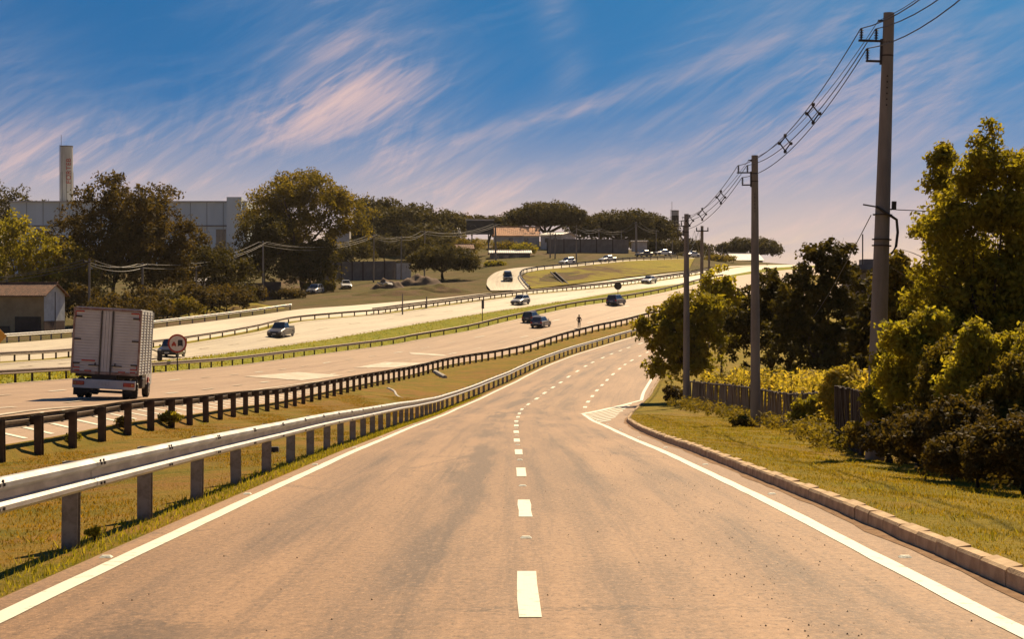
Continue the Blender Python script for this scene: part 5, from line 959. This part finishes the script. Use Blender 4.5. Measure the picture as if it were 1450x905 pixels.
ch = MB(); ch.box((0, LB/2+.2, .80), (.9, LB+.6, .22)); ch.box((0, .3, .88), (W-.25, .12, .14)); ch.box((0, 2.2, .88), (W-.25, .12, .14)); ch.build('chassis', BLACK, r)
bu = MB(); bu.bbox((0, -.06, .56), (2.3, .12, .34), .02); bo = bu.build('bumper', TW, r)
for sx in (-1, 1):
    MB().bbox((sx*.92, -.13, .58), (.42, .06, .15), .02).build('tail_light', TAIL, r); MB().box((sx*1.05, -.165, .58), (.09, .01, .09)).build('lamp_lens', mat('amber_lens', (.6, .25, .05), None, 4, .3), r)
    MB().box((sx*.93, .42, .36), (.50, .03, .5)).build('mud_flap', BLACK, r)
    wheel(r, sx*.98, .95, .39, .24); wheel(r, sx*.70, .95, .39, .22); wheel(r, sx*.98, LB+.9, .39, .24)
MB().box((0, -.13, .60), (.42, .02, .14)).build('number_plate', PLATE, r); MB().box((0, -.13, .3), (2.1, .05, .10)).build('underrun_bar', BLACK, r)
cb = MB(); prof = [(LB+.12, .55), (LB+.12, 2.28), (LB+.5, 2.36), (LB+1.05, 2.22), (LB+1.62, 1.35), (LB+1.85, 1.2), (LB+1.9, .5), (LB+1.35, .45)]
V = []; n = len(prof)
for x, k in ((-1.06, .97), (-.95, 1), (.95, 1), (1.06, .97)): V += [(x, y, .5+(z-.5)*k) for y, z in prof]
cb.add(V, [(j*n+i, j*n+(i+1) % n, (j+1)*n+(i+1) % n, (j+1)*n+i) for j in range(3) for i in range(n)]+[tuple(range(n))[::-1], tuple(range(3*n, 4*n))]); cab = cb.build('cab', TW, r)
for sx in (-1, 1):
    w_ = MB(); w_.prism([(LB+.3, 1.35), (LB+1.35, 1.35), (LB+1.0, 2.05), (LB+.3, 2.1)], 0, sx*1.062, sx*1.07); w_.build('side_window', CARG, cab)
    m = MB(); m.tube([(sx*1.06, LB+1.3, 1.5), (sx*1.34, LB+1.38, 1.55)], .025, 6); m.tube([(sx*1.06, LB+1.3, 1.9), (sx*1.34, LB+1.38, 1.8)], .025, 6); m.bbox((sx*1.40, LB+1.38, 1.66), (.20, .09, .42), .03); m.build('mirror', PLAST, cab)
ws = MB(); ws.quad((-.88, LB+1.13, 2.13), (.88, LB+1.13, 2.13), (.88, LB+1.60, 1.42), (-.88, LB+1.60, 1.42)); ws.build('windscreen', CARG, cab)
tk = MB(); tk.bbox((1.0, 2.2, .62), (.36, .9, .42), .05); tk.build('fuel_tank', DKMET, r); MB().bbox((1.12, LB+.25, .7), (.06, .3, .2), .02).build('side_lamp', TAIL, cab)
# ------------------------------------------------------------------ pedestrian on the shoulder
p = hit(820, 466, 200); X = p.x; p = Vector((min(X, float(RE.X(p.y))-.4), p.y, 0)); p.z = ground(p.x, p.y)
def person(p):
    r = thing('person', 'person in dark clothes walking on the highway shoulder', 'person', p, (0, 0, R(-14))); r.scale = (1.12,)*3
    v = [(0, 0, .95), (0, .0, 1.15), (0, .01, 1.38), (0, .01, 1.50), (0, .03, 1.60), (0, .03, 1.70),
         (.19, 0, 1.42), (.30, -.03, 1.16), (.22, .12, .98), (.21, .17, .92), (-.19, 0, 1.42), (-.30, -.03, 1.16), (-.22, .12, .98), (-.21, .17, .92),
         (.10, 0, .90), (.10, .10, .50), (.09, .06, .09), (.10, .20, .04), (-.10, 0, .90), (-.10, -.04, .50), (-.09, -.20, .11), (-.10, -.10, .04)]
    e = [(0, 1), (1, 2), (2, 3), (3, 4), (4, 5), (2, 6), (6, 7), (7, 8), (8, 9), (2, 10), (10, 11), (11, 12), (12, 13), (0, 14), (14, 15), (15, 16), (16, 17), (0, 18), (18, 19), (19, 20), (20, 21)]
    rad = [(.155, .115), (.14, .10), (.165, .11), (.06, .06), (.085, .095), (.075, .085), (.07, .07), (.05, .05), (.038, .038), (.035, .045), (.07, .07), (.05, .05), (.038, .038), (.035, .045), (.095, .10), (.068, .07), (.045, .045), (.045, .035), (.095, .10), (.068, .07), (.045, .045), (.045, .035)]
    me = bpy.data.meshes.new('body'); me.from_pydata(v, e, []); o = obj('body', me, r); sk = o.modifiers.new('skin', 'SKIN'); 
    for i, q in enumerate(rad): me.skin_vertices[0].data[i].radius = q
    me.skin_vertices[0].data[0].use_root = True
    sb = o.modifiers.new('sub', 'SUBSURF'); sb.levels = 2; sb.render_levels = 2
    m = bpy.data.materials.new('clothes'); m.use_nodes = True; t = NT(m.node_tree); z = t.xyz(t.new('ShaderNodeTexCoord').outputs['Object'])[2]
    c = t.mix(t.step(z, .08, .10), (.02, .018, .016), (.035, .034, .045)); c = t.mix(t.step(z, .93, .96), c, (.055, .042, .036)); c = t.mix(t.step(z, 1.47, 1.49), c, (.20, .11, .07)); t.put(t.n['Principled BSDF'].inputs['Base Color'], c); t.n['Principled BSDF'].inputs['Roughness'].default_value = .85
    me.materials.append(m)
    h = MB(); n = 14
    for k in range(6): pass
    h.tube([(0, .0, 1.60), (0, .0, 1.68), (0, .01, 1.76), (0, .02, 1.80)], [.088, .108, .085, .03], 14); h.build('hair', mat('hair', (.015, .011, .009), None, 10, .7), r, smooth=True)
    return r
if 'skin' not in bpy.data.materials: pass
person(p)
# ------------------------------------------------------------------ small things on the banks and the lot
def mound(name, label, x, d, w, h, m, seed, cat):
    b = on(x, d); rg = np.random.default_rng(seed); n = 18; V = []
    for i in range(n+1):
        for j in range(n+1):
            u, v = i/n*2-1, j/n*2-1; q = max(0, 1-u*u-v*v)**.8; X, Y = b.x+u*w, b.y+v*w*.7; V.append((u*w, v*w*.7, ground(X, Y)-b.z-.1+q*h*(1+.35*math.sin(u*7+seed)*math.cos(v*6))+rg.normal(0, .05)*h*q))
    mb = MB(); mb.add(V, [(i*(n+1)+j, (i+1)*(n+1)+j, (i+1)*(n+1)+j+1, i*(n+1)+j+1) for i in range(n) for j in range(n)]); return tag(mb.build(name, m, None, b, True), label, cat)
EARTH = mat('earth_heap', (.16, .10, .06), (.10, .065, .042), .8, .95, bump=.8, bscale=4); 
mound('earth_mound', 'grassy earth mound behind the service road', 620, 310, 6, 1.1, HILL, 1, 'mound'); mound('earth_mound', 'brown earth heap left of the round dark tree', 592, 335, 4.5, 1.7, EARTH, 2, 'mound'); mound('rubble_heap', 'grey rubble heap on the dirt lot', 548, 325, 3.2, 1.5, EARTH, 3, 'rubble'); mound('earth_mound', 'long low grassy ridge at the edge of the dirt lot', 560, 303, 8, .8, HILL, 4, 'mound'); mound('earth_mound', 'sunlit dirt hump behind the pale service rail', 330, 268, 8, 1.0, CUTB, 5, 'mound')
for i, (x, d) in enumerate([(541, 321), (546, 322), (552, 321), (538, 323), (549, 323.5)]):
    b = on(x, d, .9); m = MB(); m.box((0, 0, 0), (1.1, .6, .16), (random.random(), random.random()*.8, random.random()*3)); tag(m.build('concrete_slab', WHITEW, None, b), 'broken pale concrete slab lying on the grey rubble heap', 'rubble', 'broken slabs on the rubble heap')
a, b = hit(549, 552), hit(571, 567); m = MB(); pts = [a.lerp(b, i/6)+Vector((.15*math.sin(i), 0, .03)) for i in range(7)]; m.tube(pts, .12, 6); tag(m.build('drain_pipe', mat('pale_pipe', (.45, .40, .33), None, 4, .7)), 'pale crooked drain pipe running down the grass bank', 'pipe')
a, b = hit(616, 529), hit(630, 537); m = MB(); m.tube([a+Vector((0, 0, .1)), b+Vector((0, 0, .1))], .22, 8); tag(m.build('pipe_section', MATS['pale_pipe']), 'short thick white pipe section lying by the dark rail', 'pipe')
b = hit(388, 646); m = MB(); m.bbox((0, 0, .1), (.22, .2, .22), .02); tag(m.build('dark_block', DARKW, None, b), 'small dark block lying in the grass under the bright rail', 'block')

a, b = Vector(P(783, 388, 352)), Vector(P(803, 406.5, 337)); r = thing('drain_steps', 'dark concrete drain channel running down the cut bank', 'drain', b)
for sx in (-.45, .45): MB().tube([a-b+Vector((sx, 0, .35)), Vector((sx, 0, .35))], .14, 6).build('side_wall', GREYW, r)
for i in range(12): q = (a-b)*(i/11); MB().box((q.x, q.y, q.z+.22), (.9, .5, .25)).build('step', DARKW, r)

# ------------------------------------------------------------------ the air
m = bpy.data.materials.new('haze'); m.use_nodes = True; t = NT(m.node_tree); t.n.remove(t.n['Principled BSDF']); pv = t.new('ShaderNodeVolumePrincipled', {'Color': (.95, .88, .80), 'Density': .00004, 'Anisotropy': .3}); t.l.new(pv.outputs[0], t.n['Material Output'].inputs['Volume'])
hb = MB().box((0, 1500, EYE+21), (7100, 7200, 78)); tag(hb.build('haze', m), 'thin warm haze in the air over the whole valley', 'haze', kind='stuff')
